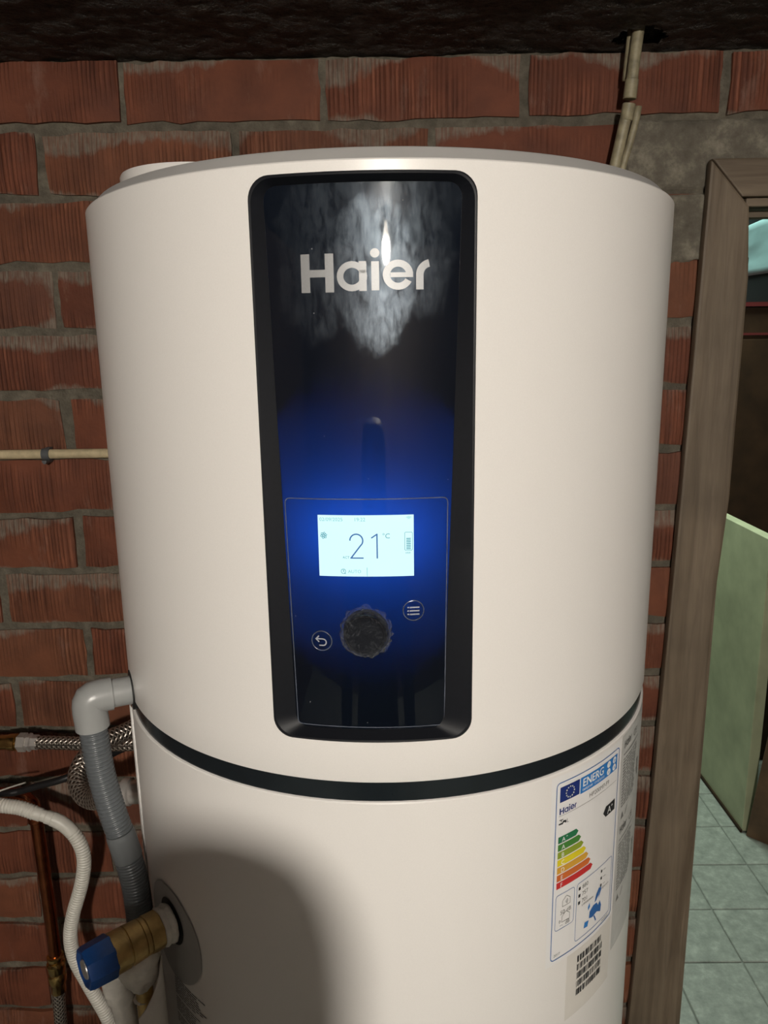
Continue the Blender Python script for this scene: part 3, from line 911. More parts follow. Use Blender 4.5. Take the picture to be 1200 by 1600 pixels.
dpart('gauge_outline', 'screen_mid', lambda b: dl(b, rrect(915, 300, 987, 470, 10, 4), 4, True))
for k in range(7): dpart('gauge_bar', 'screen_mid', lambda b: dl(b, [(930, 455 - 16 * k), (972, 455 - 16 * k)], 9))
dpart('gauge_text', 'screen_mid', lambda b: draw(b, s_text('HW', pxs(20)), 922, 503))
def fan(b):
    for k in range(6):
        a = R_(60 * k + 15); c, s = cos(a), sin(a)
        dl(b, [(150 + 6 * c, 328 - 6 * s), (150 + 22 * c - 10 * s, 328 - 22 * s - 10 * c), (150 + 32 * c, 328 - 32 * s), (150 + 22 * c + 10 * s, 328 - 22 * s + 10 * c), (150 + 6 * c, 328 - 6 * s)], 5)
dpart('fan_icon', 'screen_mid', fan)
def clock(b):
    p, f = s_ring(330, -665, 19, 24, 0, 360); draw(b, ([dsp(x, -y) for x, y in p], f))
    dl(b, [(330, 650), (330, 667), (340, 660)], 5); dl(b, [(340, 686), (354, 686)], 6)
dpart('mode_icon', 'screen_mid', clock)
dpart('date_text', 'screen_faint', lambda b: draw(b, s_text('02/09/2025', pxs(36)), 112, 193))
dpart('time_text', 'screen_faint', lambda b: draw(b, s_text('19:22', pxs(36)), 440, 193))
dpart('mode_text', 'screen_faint', lambda b: draw(b, s_text('AUTO', pxs(33)), 374, 681))
dpart('divider', 'screen_faint', lambda b: dl(b, [(557, 628), (557, 712)], 5))
def wifi(b):
    for k in range(3):
        w = 9 + 9 * k
        dl(b, [(955 - w, 178 - 7 * k - 2), (955, 172 - 8 * k - 4), (955 + w, 178 - 7 * k - 2)], 4)
dpart('wifi_icon', 'screen_faint', wifi)

# round knob under torn protective film, two touch buttons
KT, KZ = R_(-2.75), 1.3775
kd = Vector((sin(KT), -cos(KT), 0))
ko = Vector(cp(KT, KZ, GR))
mb = MB(); lathe(mb, ko, kd, [(-0.002, 0.0185), (0.0002, 0.0185), (0.0085, 0.0172), (0.0098, 0.0162), (0.0100, 0.0150), (0.0092, 0.0142), (0.0090, 0.006)], 48); mb.build('knob', 'gloss_black', panel, smooth=40)
mb = MB()
def torn(s, a):
    k = 1 + 0.10 * mn.noise((cos(a) * 2.2, sin(a) * 2.2, 4)) + 0.16 * mn.noise((cos(a) * 6, sin(a) * 6, s * 420))
    return k
lathe(mb, ko, kd, [(0.0008, 0.0212), (0.004, 0.0202), (0.0072, 0.0200), (0.0104, 0.0178), (0.0112, 0.0150), (0.0108, 0.0100), (0.0106, 0.0003)], 72, torn, cap=False)
mb.build('protective_film', 'film', panel, smooth='all', fix=True)
for (t, z, nm) in ((4.81, 1.3942, 'menu'), (-9.89, 1.3679, 'back')):
    bo = Vector(cp(R_(t), z, GR)); bd = Vector((sin(R_(t)), -cos(R_(t)), 0))
    mb = MB(); lathe(mb, bo, bd, [(0.0001, 0.0088), (0.0006, 0.0086), (0.0007, 0.0083), (0.0006, 0.0081), (0.0001, 0.0079)], 40, cap=False); b = mb.build('touch_button', 'edge_grey', panel, smooth=40)
    mb = MB(); u = GR * R_(t)
    if nm == 'menu':
        for k in (-1, 0, 1):
            wrap(mb, *s_rect(-0.0030, k * 0.0029 - 0.0006, 0.0048, k * 0.0029 + 0.0006), u, z, GR + 0.0009)
            wrap(mb, *s_rect(-0.0049, k * 0.0029 - 0.0006, -0.0036, k * 0.0029 + 0.0006), u, z, GR + 0.0009)
    else:
        wrap(mb, *s_line([(-0.0046, 0.0019), (0.0009, 0.0019)] + [(0.0009 + 0.0028 * cos(R_(a)), -0.0009 + 0.0028 * sin(R_(a))) for a in range(75, -91, -15)] + [(-0.0022, -0.0037)], 0.0011), u, z, GR + 0.0009)
        wrap(mb, *s_line([(-0.0022, 0.0046), (-0.0048, 0.0019), (-0.0022, -0.0008)], 0.0011), u, z, GR + 0.0009)
    mb.build('button_icon', 'icon', panel)

# --- energy label
LR = TR + 0.0004; PR = TR + 0.0008; P2 = TR + 0.0011
mb = MB(); patch(mb, 29.6, 50.6, 1.0214, 1.2226, LR); label = mb.build('energy_label', 'paper', wh)
U = lambda t: R_(t) * PR
def pr(mb, shp, t, z, r=PR): wrap(mb, shp[0], shp[1], R_(t) * r, z, r)
mb = MB(); pr(mb, s_line(densify(rrect(U(30.75), 1.0265, U(49.55), 1.2155, 0.004, 4), 0.01), 0.0009, True), 0, 0); mb.build('label_border', 'line_blue', label)
mb = MB(); patch(mb, 31.55, 36.40, 1.1952, 1.2106, PR); mb.build('flag', 'navy', label)
mb = MB()
for k in range(12):
    a = R_(30 * k); cxx, cyy = 0.0053 * cos(a), 0.0053 * sin(a)
    st = []
    for q in range(10):
        rr = 0.00115 if q % 2 == 0 else 0.0005; b = R_(90 + 36 * q); st.append((cxx + rr * cos(b), cyy + rr * sin(b)))
    pr(mb, s_poly(st), 33.95, 1.2029, P2)
mb.build('flag_stars', 'star', label)
mb = MB(); patch(mb, 36.65, 48.75, 1.1942, 1.2106, PR); mb.build('header_strip', 'blue', label)
mb = MB()
hd = s_text('ENERG', 0.0118, cond=0.92); pr(mb, hd, 37.15, 1.2008, P2)
for d in (0.0002, -0.0002): pr(mb, ([(x + d, y + d * 0.5) for x, y in hd[0]], hd[1]), 37.15, 1.2008, P2 + 0.00002 + d * 0.05)
pr(mb, s_text('енергия · ενεργεια', 0.0040, cond=0.98), 37.15, 1.1965, P2)
for t in (45.35, 47.45):
    for z in (1.2066, 1.1988): pr(mb, s_disc(0, 0, 0.0034), t, z, P2)
mb.build('header_text', 'white_ink', label)
mb = MB()
for (t, z, s) in ((45.35, 1.2066, 'Y'), (47.45, 1.2066, 'IJA'), (45.35, 1.1988, 'IE'), (47.45, 1.1988, 'IA')):
    pr(mb, s_text(s, 0.0034, 'CENTER'), t, z - 0.0012, P2 + 0.0003)
mb.build('header_codes', 'blue', label)
mb = MB()
for s in logo(0.0064): pr(mb, ([(x * 1.03, y) for x, y in s[0]], s[1]), 31.55, 1.1828)
mb.build('label_brand', 'navy', label)
def part(name, m, parent, *items, r=PR):
    """one small printed piece from (shape, theta, z) items"""
    mb = MB()
    for shp, t, z in items: pr(mb, shp, t, z, r)
    return mb.build(name, m, parent)
part('model_text', 'grey_ink', label, (s_text('HP200M7-F9', 0.0066, cond=0.98), 39.3, 1.1848))
part('rule_line', 'grey_ink', label, (s_rect(0, 0, 0.091, 0.0003), 31.4, 1.1812))
part('profile_letter', 'grey_ink', label, (s_text('L', 0.006), 33.35, 1.1718))
for i, (a, b) in enumerate((('880', '--'), ('757', '--'), ('701', '--'))):
    part('reading', 'grey_ink', label, (s_text(a, 0.0064), 38.55, 1.0885 - 0.0080 * i))
    part('reading', 'grey_ink', label, (s_text(b, 0.0064), 45.6, 1.0885 - 0.0080 * i))
    part('zone_square', 'ink', label, (s_rect(0, 0, 0.0030, 0.0034), 37.5, 1.0888 - 0.0080 * i))
    part('zone_square', 'ink', label, (s_rect(0, 0, 0.0026, 0.0030), 44.6, 1.0888 - 0.0080 * i))
part('unit_text', 'grey_ink', label, (s_text('kWh/annum', 0.0038), 38.6, 1.0685))
part('unit_text', 'grey_ink', label, (s_text('GJ/annum', 0.0034), 45.3, 1.0685))
part('noise_reading', 'grey_ink', label, (s_text('50 dB', 0.0064), 32.7, 1.0741))
part('noise_reading', 'grey_ink', label, (s_text('--  dB', 0.0060), 32.7, 1.0608))
part('year_text', 'grey_ink', label, (s_text('2017', 0.0042), 31.45, 1.0300))
part('year_text', 'grey_ink', label, (s_text('812/2013', 0.0032), 45.9, 1.0285))
hs = s_line([(-0.0052, -0.0045), (-0.0052, 0.0018), (0, 0.0058), (0.0052, 0.0018), (0.0052, -0.0045)], 0.0005, True)
part('house_icon', 'grey_ink', label, (hs, 34.2, 1.0868)); part('house_icon', 'grey_ink', label, (hs, 34.2, 1.0698))
part('sound_waves', 'grey_ink', label, *[(s_ring(-0.002, 0, k - 0.0003, k + 0.0002, -45, 45, 8), 34.2, 1.0862) for k in (0.0015, 0.0028, 0.0041)])
part('sound_waves', 'grey_ink', label, *[(s_ring(-0.006, -0.002, k - 0.0003, k + 0.0002, 135, 225, 8), 34.2, 1.0690) for k in (0.0015, 0.0028)])
part('tap_icon', 'ink', label, (s_poly([(0, 0), (0.0045, 0), (0.006, 0.0018), (0.0095, 0.0012), (0.0098, -0.0014), (0.0082, -0.0014), (0.0080, -0.0006), (0.0062, -0.0004), (0.0052, -0.0018), (0, -0.0014)][::-1]), 31.45, 1.1738),
     (s_rect(0.0028, 0.0018, 0.0036, 0.0034), 31.45, 1.1732), (s_rect(0.0008, 0.0034, 0.0056, 0.0041), 31.45, 1.1732))
mb = MB(); pr(mb, s_poly([(0, 0), (0.0052, -0.0057), (0.0233, -0.0057), (0.0233, 0.0057), (0.0052, 0.0057)]), 44.25, 1.1556); mb.build('class_pointer', 'ink', label)
mb = MB(); pr(mb, s_text('A', 0.0108), 45.7, 1.1519, P2); pr(mb, s_text('+', 0.0064), 47.05, 1.1556, P2); mb.build('class_letter', 'white_ink', label)
for i in range(7):
    L = (U(36.65) - U(31.5)) + (U(41.45) - U(36.65)) * i / 6; z = 1.1563 - 0.00808 * i
    mb = MB(); pr(mb, s_poly([(0, -0.0034), (L - 0.0034, -0.0034), (L, 0), (L - 0.0034, 0.0034), (0, 0.0034)]), 31.5, z); mb.build('efficiency_arrow', 'arrow%d' % i, label)
mb = MB()
for i, s in enumerate(('A', 'A', 'B', 'C', 'D', 'E', 'F')):
    z = 1.1563 - 0.00808 * i
    pr(mb, s_text(s, 0.0066), 32.35, z - 0.0024, P2)
    if i == 0: pr(mb, s_text('+', 0.0042), 33.35, z + 0.0001, P2)
mb.build('arrow_letters', 'white_ink', label)
mb = MB()
pr(mb, s_line(densify(rrect(U(31.5), 1.0585, U(36.3), 1.0970, 0.003, 4), 0.01), 0.0005, True), 0, 0)
pr(mb, s_line(densify(rrect(U(37.0), 1.0325, U(48.8), 1.0970, 0.003, 4), 0.01), 0.0005, True), 0, 0)
mb.build('label_boxes', 'line_blue', label)
mb = MB()   # map of the climate zones
for pts in ([(0.020, 0.022), (0.024, 0.026), (0.026, 0.033), (0.024, 0.034), (0.019, 0.028), (0.017, 0.021)], [(0.024, 0.022), (0.029, 0.030), (0.028, 0.034), (0.026, 0.033), (0.025, 0.027)],
            [(0.008, 0.008), (0.014, 0.006), (0.022, 0.008), (0.024, 0.014), (0.021, 0.019), (0.015, 0.019), (0.009, 0.015)], [(0.022, 0.008), (0.029, 0.004), (0.030, 0.011), (0.027, 0.018), (0.024, 0.014)],
            [(0.016, 0.006), (0.020, -0.002), (0.0215, -0.001), (0.018, 0.006)]):
    pr(mb, s_poly(pts), 39.6, 1.0395)
mb.build('zone_map', 'line_blue', label)
mb = MB()
pr(mb, s_poly([(0.0, 0.001), (0.006, 0.0), (0.008, 0.006), (0.001, 0.007)]), 39.6, 1.0395); pr(mb, s_poly([(0.006, 0.018), (0.009, 0.021), (0.008, 0.026), (0.0055, 0.022)]), 39.6, 1.0395)
mb.build('zone_map_pale', 'blue', label)

# --- grey type label further round, and a bar-code sheet below
mb = MB(); patch(mb, 51.0, 68.0, 0.975, 1.2226, LR); lab2 = mb.build('type_label', 'film_label', wh)
mb = MB(); r2 = random.Random(3)
for sec, zt in enumerate((1.2180, 1.1210)):
    for s in logo(0.0085): pr(mb, ([(x * 0.72, y) for x, y in s[0]], s[1]), 52.1, zt - 0.0105)
    pr(mb, s_text('C€'.replace('€', 'E'), 0.0105), 57.6, zt - 0.0110)
    pr(mb, s_rect(0, 0, 0.050, 0.0010), 52.0, zt - 0.0180)
    for k in range(17):
        z = zt - 0.0235 - 0.0033 * k; u = 0.0
        while u < 0.040:
            w = r2.uniform(0.003, 0.010); pr(mb, s_rect(u, 0, u + w, 0.0012), 52.0, z); u += w + r2.uniform(0.0008, 0.003)
    for k in range(6): pr(mb, s_rect(0.052 + 0.0016 * (k % 3), 0, 0.060, 0.002), 52.0, zt - 0.05 - 0.0035 * k)
    pr(mb, s_poly([(0, 0), (0.008, 0), (0.004, 0.0075)]), 52.2, zt - 0.0905); pr(mb, s_line([(0.012, 0), (0.019, 0.007)], 0.001), 52.2, zt - 0.0905)
mb.build('type_print', 'grey_ink', lab2)
mb = MB(); patch(mb, 35.2, 50.2, 0.945, 1.0206, TR + 0.0002); sh = mb.build('barcode_sheet', 'sheet2', wh)
mb = MB(); r2 = random.Random(11)
for row in range(5):
    u = 0.0; z = 1.0058 - 0.0098 * row
    while u < 0.043:
        w = r2.choice((0.0006, 0.0009, 0.0016, 0.0024)); pr(mb, s_rect(u, 0, u + w, 0.0072), 38.1, z); u += w + r2.choice((0.0006, 0.0009, 0.0016))
mb.build('barcode', 'ink', sh)

# --- rosette, pipe hole, warning print at the left
def cdisc(mb, t, z, r, R0, n=48, hole=0.0):
    vs = []; fs = []
    u0 = R_(t) * R0
    for k in range(n):
        a = 2 * pi * k / n
        for q in (hole, r * 0.5 + hole * 0.5, r): vs.append(cp((u0 + q * cos(a)) / R0, z + q * sin(a), R0))
    for k in range(n):
        k2 = (k + 1) % n
        for q in range(2): fs.append((3 * k + q, 3 * k + q + 1, 3 * k2 + q + 1, 3 * k2 + q))
    mb.add(vs, fs)
mb = MB(); cdisc(mb, -48.2, 1.0125, 0.0535, TR + 0.0012, 64, 0.001); mb.build('pipe_rosette', 'rosette', wh, smooth='all')
mb = MB(); cdisc(mb, -48.0, 1.0275, 0.0245, TR + 0.0018, 40, 0.001); mb.build('hole_disc', 'hole', wh, smooth='all')  # black disc in place of the dark inside of the pipe hole
mb = MB(); r2 = random.Random(5)
for k in range(20):
    z = 0.957 - 0.0030 * k
    if k in (8, 15): continue
    u = 0.0; end = r2.uniform(0.040, 0.052)
    while u < end:
        w = r2.uniform(0.004, 0.012); pr(mb, s_rect(u, 0, u + w, 0.0011), -49.3, z, TR + 0.0005); u += w + 0.0012
mb.build('warning_print', 'ink', wh)

# ================================================================== PLUMBING AT THE LEFT
AX = R_(-47.6); ad = Vector((sin(AX), -cos(AX), 0)); ao = Vector(cp(AX, 1.0285, TR))
valve = thing('safety_valve', 'brass valve with blue end cap screwed into left side of the tank', 'valve', loc=ao)
def vb(name, m, prof, n=32, wob=None, smooth=35):
    mb = MB(); lathe(mb, (0, 0, 0), ad, prof, n, wob); return mb.build(name, m, valve, smooth=smooth)
lump = lambda s, a: 1 + 0.06 * mn.noise((cos(a) * 3, sin(a) * 3, s * 400)) + 0.05 * mn.noise((cos(a) * 9, sin(a) * 9, s * 200))
vb('tape_wrap', 'tape', [(0.0025, 0.0160), (0.004, 0.0195), (0.007, 0.0205), (0.0095, 0.0185), (0.011, 0.0190), (0.0145, 0.0200), (0.0165, 0.0178)], 40, lump, 'all')
hexw = lambda s, a: (cos(pi / 8) / cos(((a + 0.2) % (pi / 4)) - pi / 8)) ** 0.8 * 1.03
body = vb('brass_body', 'brass', [(0.0160, 0.0170), (0.0170, 0.0190), (0.0300, 0.0192), (0.0305, 0.0176)], 48, hexw)
vb('brass_body', 'brass', [(0.0300, 0.0176), (0.0308, 0.0186), (0.0352, 0.0188), (0.0357, 0.0180), (0.0362, 0.0192), (0.0500, 0.0198), (0.0507, 0.0186), (0.0522, 0.0186), (0.0528, 0.0198), (0.0660, 0.0200), (0.0665, 0.018)], 40)
vb('blue_cap', 'blue_cap', [(0.0650, 0.0170), (0.0655, 0.0208), (0.0670, 0.0214), (0.0890, 0.0204), (0.0925, 0.0192), (0.0930, 0.0170), (0.0905, 0.0135), (0.0905, 0.003)], 48, lambda s, a: (cos(pi / 8) / cos(((a) % (pi / 4)) - pi / 8)) ** 0.9)
mb = MB(); lathe(mb, ad * 0.0912, ad, [(0, 0.0095), (0.0012, 0.009), (0.0013, 0.003)], 24); mb.build('cap_insert', 'chrome', valve, smooth=30)
# tape-wrapped branch that leaves the valve downwards, inside a white sleeve
vp = ad * 0.0400
def wrapw(s, a): return 1 + 0.05 * sin(s * 700 + a * 1.0 + 2 * mn.noise((s * 50, a, 1))) + 0.10 * mn.noise((cos(a) * 2, sin(a) * 2, s * 60)) + 0.04 * mn.noise((cos(a) * 6, sin(a) * 6, s * 300))
mb = MB(); lathe(mb, vp, (0.0, 0.02, -1), [(0.010, 0.0150), (0.016, 0.0205)] + [(0.020 + 0.004 * k, 0.0212 - 0.00028 * k * k * 0.55) for k in range(12)] + [(0.069, 0.009), (0.071, 0.006)], 56, wrapw)
mb.build('taped_branch', 'tape', valve, smooth='all')
mb = MB(); lathe(mb, vp + Vector((0.002, 0.002, -0.05)), (0.0, 0.02, -1), [(0, 0.0088), (0.2, 0.0088)], 24); mb.build('branch_pipe', 'brass', valve, smooth=40)

# curled white sleeve around the branch, cut on a slant, and a second wrapped tail beside it
mb = MB(); vs = []; fs = []; n = 48
for k in range(n + 1):
    a = R_(-66) + R_(150) * k / n
    t = k / n
    top = 0.968 + 0.040 * min(1.0, t / 0.5) ** 1.1 - (0.03 * max(0, t - 0.6) / 0.4)
    rr = 0.0265 + 0.002 * t
    for q in range(6):
        z = top + (0.70 - top) * q / 5
        vs.append((-0.2545 + rr * cos(a) + 0.002 * q / 5, -0.2370 + rr * sin(a), z))
for k in range(n):
    for q in range(5): fs.append((6 * k + q, 6 * k + 6 + q, 6 * k + 7 + q, 6 * k + 1 + q))
mb.add(vs, fs)
tag(mb.build('pipe_sleeve', 'sleeve', smooth='all', solid=0.0016), 'curled white plastic sleeve with slanted open top under the brass valve', 'sleeve')
mb = MB(); lathe(mb, (-0.287, -0.205, 0.978), (0.10, 0.0, -1), [(0.0, 0.006), (0.004, 0.012)] + [(0.008 + 0.004 * k, 0.0160 - 0.0002 * k) for k in range(9)] + [(0.046, 0.011), (0.22, 0.0105)], 40, wrapw)
tag(mb.build('wrapped_pipe_tail', 'tape', smooth='all'), 'white tape-wrapped pipe end hanging below the blue cap', 'pipe')

# grey drain: stub, elbow, corrugated hose
dr = thing('drain_pipe', 'grey plastic elbow and corrugated drain hose leaving the tank side', 'pipe')
E0 = Vector((-0.3000, -0.1455, 1.2515))
sd = Vector((sin(R_(-64)), -cos(R_(-64)), 0)); S0 = Vector(cp(R_(-64), 1.2515, TR - 0.012))
mb = MB(); lathe(mb, S0, sd, [(0.009, 0.021), (0.0125, 0.021), (0.0128, 0.016)], 36); mb.build('outlet_gap', 'hole', dr, smooth=30)  # black ring in place of the dark gap around the outlet
tube([S0, S0.lerp(E0, 0.5), E0 - sd * 0.008], 0.0150, 'stub', 'grey_pipe', dr, 28, 0.01, smooth=60)
dn = Vector((0.050, 0.0, -1)).normalized()
K = E0 - sd * 0.004
pts = [K - sd * 0.010, K - sd * 0.005, K + sd * 0.002, K + sd * 0.0115 + dn * 0.0022, K + sd * 0.0137 + dn * 0.012, K + sd * 0.0135 + dn * 0.024, K + sd * 0.0135 + dn * 0.033]
tube(pts, 0.0172, 'elbow', 'grey_pipe', dr, 28, 0.003, smooth=60)
H0 = pts[-1]
hp = [H0 - dn * 0.008, H0 + dn * 0.006, Vector((-0.3052, -0.15, 1.1900)), Vector((-0.3030, -0.15, 1.1640)), Vector((-0.2994, -0.15, 1.1409)), Vector((-0.2948, -0.15, 1.1163)), Vector((-0.2885, -0.15, 1.0890))]
cr = lambda s: 0.0143 - 0.0019 * (0.5 + 0.5 * sin(2 * pi * s / 0.0044)) ** 2
tube(hp, cr, 'corrugated_hose', 'grey_hose', dr, 24, 0.0006)
tube([Vector((-0.2900, -0.15, 1.0955)), Vector((-0.2868, -0.15, 1.0800)), Vector((-0.2832, -0.15, 1.0640))], lambda s: 0.0152 if s > 0.003 else 0.0146, 'hose_cuff', 'grey_cuff', dr, 28, 0.002, smooth=60)
tube([Vector((-0.2842, -0.15, 1.0680)), Vector((-0.2790, -0.15, 1.0348)), Vector((-0.2765, -0.152, 1.0064)), Vector((-0.2750, -0.155, 0.9700)), Vector((-0.2745, -0.158, 0.85)), Vector((-0.2745, -0.158, 0.60))], lambda s: 0.0142 + 0.0006 * sin(2 * pi * s / 0.0036), 'lower_hose', 'grey_hose', dr, 22, 0.0009)

# off-white corrugated conduit curling down the wall
wp = [(-1.545, 0.30, 0.80), (-1.15, 0.29, 0.825), (-0.85, 0.26, 0.862), (-0.70, 0.24, 0.880), (-0.641, 0.23, 0.876), (-0.610, 0.23, 0.871), (-0.585, 0.23, 0.861), (-0.545, 0.23, 0.843), (-0.521, 0.23, 0.813), (-0.513, 0.23, 0.776), (-0.522, 0.23, 0.727), (-0.543, 0.23, 0.665), (-0.552, 0.23, 0.620), (-0.548, 0.23, 0.575), (-0.529, 0.23, 0.522), (-0.50, 0.23, 0.44), (-0.48, 0.235, 0.30)]
P_, L_ = spline(wp, 0.0008)
def along(p): return L_ * min(range(len(P_)), key=lambda i: (P_[i] - Vector(p)).length) / (len(P_) - 1)
CS0, CS1 = along((-0.580, 0.23, 0.859)), along((-0.563, 0.23, 0.852))
def wr(s, s0=CS0, s1=CS1):
    for q in (s0, s1):
        if abs(s - q) < 0.005: return 0.0108
    if s0 < s < s1: return 0.0096
    return 0.0118 - (0.0014 * (0.5 + 0.5 * sin(2 * pi * s / 0.0048)) ** 2 if not (s1 < s < s1 + 0.045) else 0.0002)
tag(tube(wp, wr, 'corrugated_conduit', 'white_hose', None, 20, 0.0008), 'off-white corrugated hose curling down in front of the brick wall', 'hose')

# copper riser with fittings and a braided tail
cpipe = thing('copper_pipe', 'vertical copper pipe with elbow on the lower left brick wall', 'pipe')
tube([(-1.545, 0.335, 0.830), (-1.1, 0.33, 0.834), (-0.70, 0.32, 0.840), (-0.655, 0.315, 0.838)], 0.0105, 'elbow_pipe', 'copper', cpipe, 20, 0.006)
tube([(-0.668, 0.316, 0.839), (-0.648, 0.312, 0.836), (-0.632, 0.310, 0.824), (-0.628, 0.310, 0.800)], 0.0125, 'copper_elbow', 'copper', cpipe, 20, 0.003)
tube([(-0.628, 0.310, 0.812), (-0.6265, 0.310, 0.70), (-0.625, 0.310, 0.60), (-0.6255, 0.310, 0.50)], 0.0112, 'riser', 'copper', cpipe, 22, 0.02)
mb = MB(); lathe(mb, (-0.628, 0.310, 0.800), (0.01, 0, -1), [(-0.004, 0.0115), (0, 0.0138), (0.008, 0.0138), (0.010, 0.0115)], 24); mb.build('solder_collar', 'copper', cpipe, smooth=40)
mb = MB(); lathe(mb, (-0.6255, 0.310, 0.512), (-0.02, 0, -1), [(0, 0.012), (0.002, 0.0150), (0.008, 0.0150), (0.011, 0.0125), (0.015, 0.0125), (0.018, 0.0165), (0.034, 0.0165), (0.037, 0.014), (0.042, 0.0160), (0.058, 0.0160), (0.061, 0.0135), (0.080, 0.0132), (0.082, 0.011)], 28); mb.build('compression_fitting', 'brass_shiny', cpipe, smooth=40)
tube([(-0.6275, 0.310, 0.436), (-0.631, 0.310, 0.36), (-0.632, 0.312, 0.25), (-0.62, 0.314, 0.12)], 0.0115, 'braided_tail', 'braid', cpipe, 20, 0.005, uv=True)

# braided flexible hose along the wall
bh = thing('braided_hose', 'steel braided flexible hose with brass fitting running level along the bricks', 'hose')
mb = MB(); lathe(mb, (-0.84, 0.30, 0.951), (1, 0, -0.004), [(-0.705, 0.0105), (0.172, 0.0105), (0.174, 0.0125), (0.186, 0.0130), (0.190, 0.0145), (0.200, 0.0145), (0.202, 0.0115), (0.206, 0.0115)], 26); mb.build('brass_tail', 'brass_shiny', bh, smooth=40)
mb = MB(); lathe(mb, (-0.636, 0.30, 0.950), (1, 0, -0.006), [(0, 0.011), (0.001, 0.0160), (0.014, 0.0160), (0.015, 0.0125), (0.018, 0.0155), (0.022, 0.0155), (0.024, 0.0125), (0.034, 0.0125), (0.036, 0.011)], 6); mb.build('hex_nut', 'chrome', bh)
tube([(-0.604, 0.30, 0.9495), (-0.56, 0.30, 0.948), (-0.50, 0.298, 0.946), (-0.44, 0.29, 0.950), (-0.39, 0.29, 0.952), (-0.34, 0.31, 0.955), (-0.28, 0.335, 0.96)], 0.0115, 'braid', 'braid', bh, 20, 0.004, uv=True)

# looped braided hose on the tank's metal connection
lh = thing('looped_hose', 'dull braided hose looping back behind the grey drain hose', 'hose')
mb = MB(); lathe(mb, (-0.306, 0.02, 1.033), (-1, 0.10, -0.05), [(-0.03, 0.0165), (0.008, 0.0165), (0.010, 0.0185), (0.016, 0.0185), (0.018, 0.0155), (0.034, 0.0155), (0.036, 0.0180), (0.046, 0.0180), (0.048, 0.0135), (0.056, 0.0130)], 28); mb.build('tank_connection', 'chrome', lh, smooth=40)
tube([(-0.352, 0.026, 1.0305), (-0.363, 0.036, 1.022), (-0.396, 0.08, 0.990), (-0.428, 0.11, 0.963), (-0.454, 0.13, 0.957), (-0.471, 0.15, 0.965), (-0.476, 0.17, 0.977), (-0.468, 0.19, 0.990), (-0.452, 0.215, 0.998), (-0.42, 0.25, 1.000), (-0.36, 0.30, 1.02), (-0.28, 0.335, 1.04)], 0.0145, 'braid', 'braid', lh, 22, 0.004, uv=True)

tag(tube([(-1.545, 0.335, 0.70), (-1.15, 0.33, 0.76), (-0.85, 0.30, 0.845), (-0.657, 0.26, 0.878), (-0.624, 0.26, 0.882), (-0.590, 0.26, 0.892), (-0.545, 0.262, 0.904), (-0.51, 0.285, 0.912), (-0.47, 0.330, 0.918), (-0.43, 0.354, 0.915), (-0.36, 0.357, 0.90), (-0.26, 0.357, 0.89)], 0.0060, 'power_cable', 'black_cable', None, 14, 0.006), 'black cable sloping up along the lower left brick wall', 'cable')
tag(tube([(-0.70, 0.22, 0.862), (-0.672, 0.215, 0.885), (-0.655, 0.213, 0.902), (-0.640, 0.215, 0.908), (-0.625, 0.235, 0.905), (-0.612, 0.262, 0.897)], 0.0014, 'thin_cord', 'cable_white', None, 8, 0.004), 'thin pale cord looping over the off-white hose at lower left', 'cord')

# gas or cable conduit clipped to the wall
cd = thing('wall_conduit', 'yellowed horizontal conduit clipped to the bricks left of the tank', 'conduit')
tube([(-1.54, 0.353, 1.4385), (-0.9, 0.353, 1.4395), (-0.45, 0.353, 1.4395), (-0.10, 0.353, 1.439)], 0.0078, 'conduit_tube', 'conduit', cd, 18, 0.05)
mb = MB(); lathe(mb, (-0.5565, 0.353, 1.4393), (1, 0, 0), [(-0.0062, 0.0079), (-0.006, 0.0098), (0.006, 0.0098), (0.0062, 0.0079)], 24)
mb.prism([(-0.5600, 1.4305), (-0.5530, 1.4305), (-0.5520, 1.4285), (-0.5545, 1.4245), (-0.5575, 1.4245), (-0.5600, 1.4285)], 0.340, 0.366)
mb.box(-0.5600, -0.5530, 0.3565, 0.3680, 1.4295, 1.4495)
mb.build('conduit_clip', 'clip', cd, smooth=40)

# old conduits hanging out of the ceiling hole
oc = thing('ceiling_conduit', 'dirty conduits dropping from the ceiling hole behind the tank', 'conduit')
tube([(0.3735, 0.312, 2.10), (0.3655, 0.312, 2.030), (0.3620, 0.314, 1.985), (0.3602, 0.316, 1.952)], 0.0082, 'conduit_tube', 'conduit_old', oc, 20, 0.01)
mb = MB(); lathe(mb, (0.3612, 0.3146, 1.972), (-0.07, 0.05, -1), [(0, 0.0084), (0.001, 0.0094), (0.025, 0.0096), (0.026, 0.0086)], 24); mb.build('coupling', 'conduit_old', oc, smooth=40)
tube([(0.3640, 0.326, 2.09), (0.3605, 0.328, 2.03), (0.3585, 0.330, 1.99), (0.3580, 0.332, 1.975)], 0.0060, 'thin_conduit', 'conduit_old', oc, 16, 0.01)
oc2 = thing('lower_conduit', 'dirty conduit pair slanting down behind the tank lid at right', 'conduit')
tube([(0.3595, 0.3172, 1.9405), (0.3568, 0.319, 1.925), (0.3520, 0.322, 1.897), (0.344, 0.327, 1.850), (0.330, 0.333, 1.78), (0.31, 0.337, 1.70)], 0.0082, 'conduit_tube', 'conduit_old', oc2, 20, 0.01)
mb = MB(); lathe(mb, (0.3595, 0.3172, 1.9405), (-0.12, 0.08, -1), [(0, 0.0078), (0.0005, 0.0094), (0.021, 0.0092), (0.022, 0.0084)], 24); mb.build('coupling', 'conduit_old', oc2, smooth=40)
tube([(0.3765, 0.328, 1.940), (0.374, 0.330, 1.92), (0.368, 0.334, 1.890), (0.360, 0.339, 1.855), (0.348, 0.344, 1.79), (0.335, 0.346, 1.70)], 0.0052, 'thin_conduit', 'conduit_old', oc2, 16, 0.01)

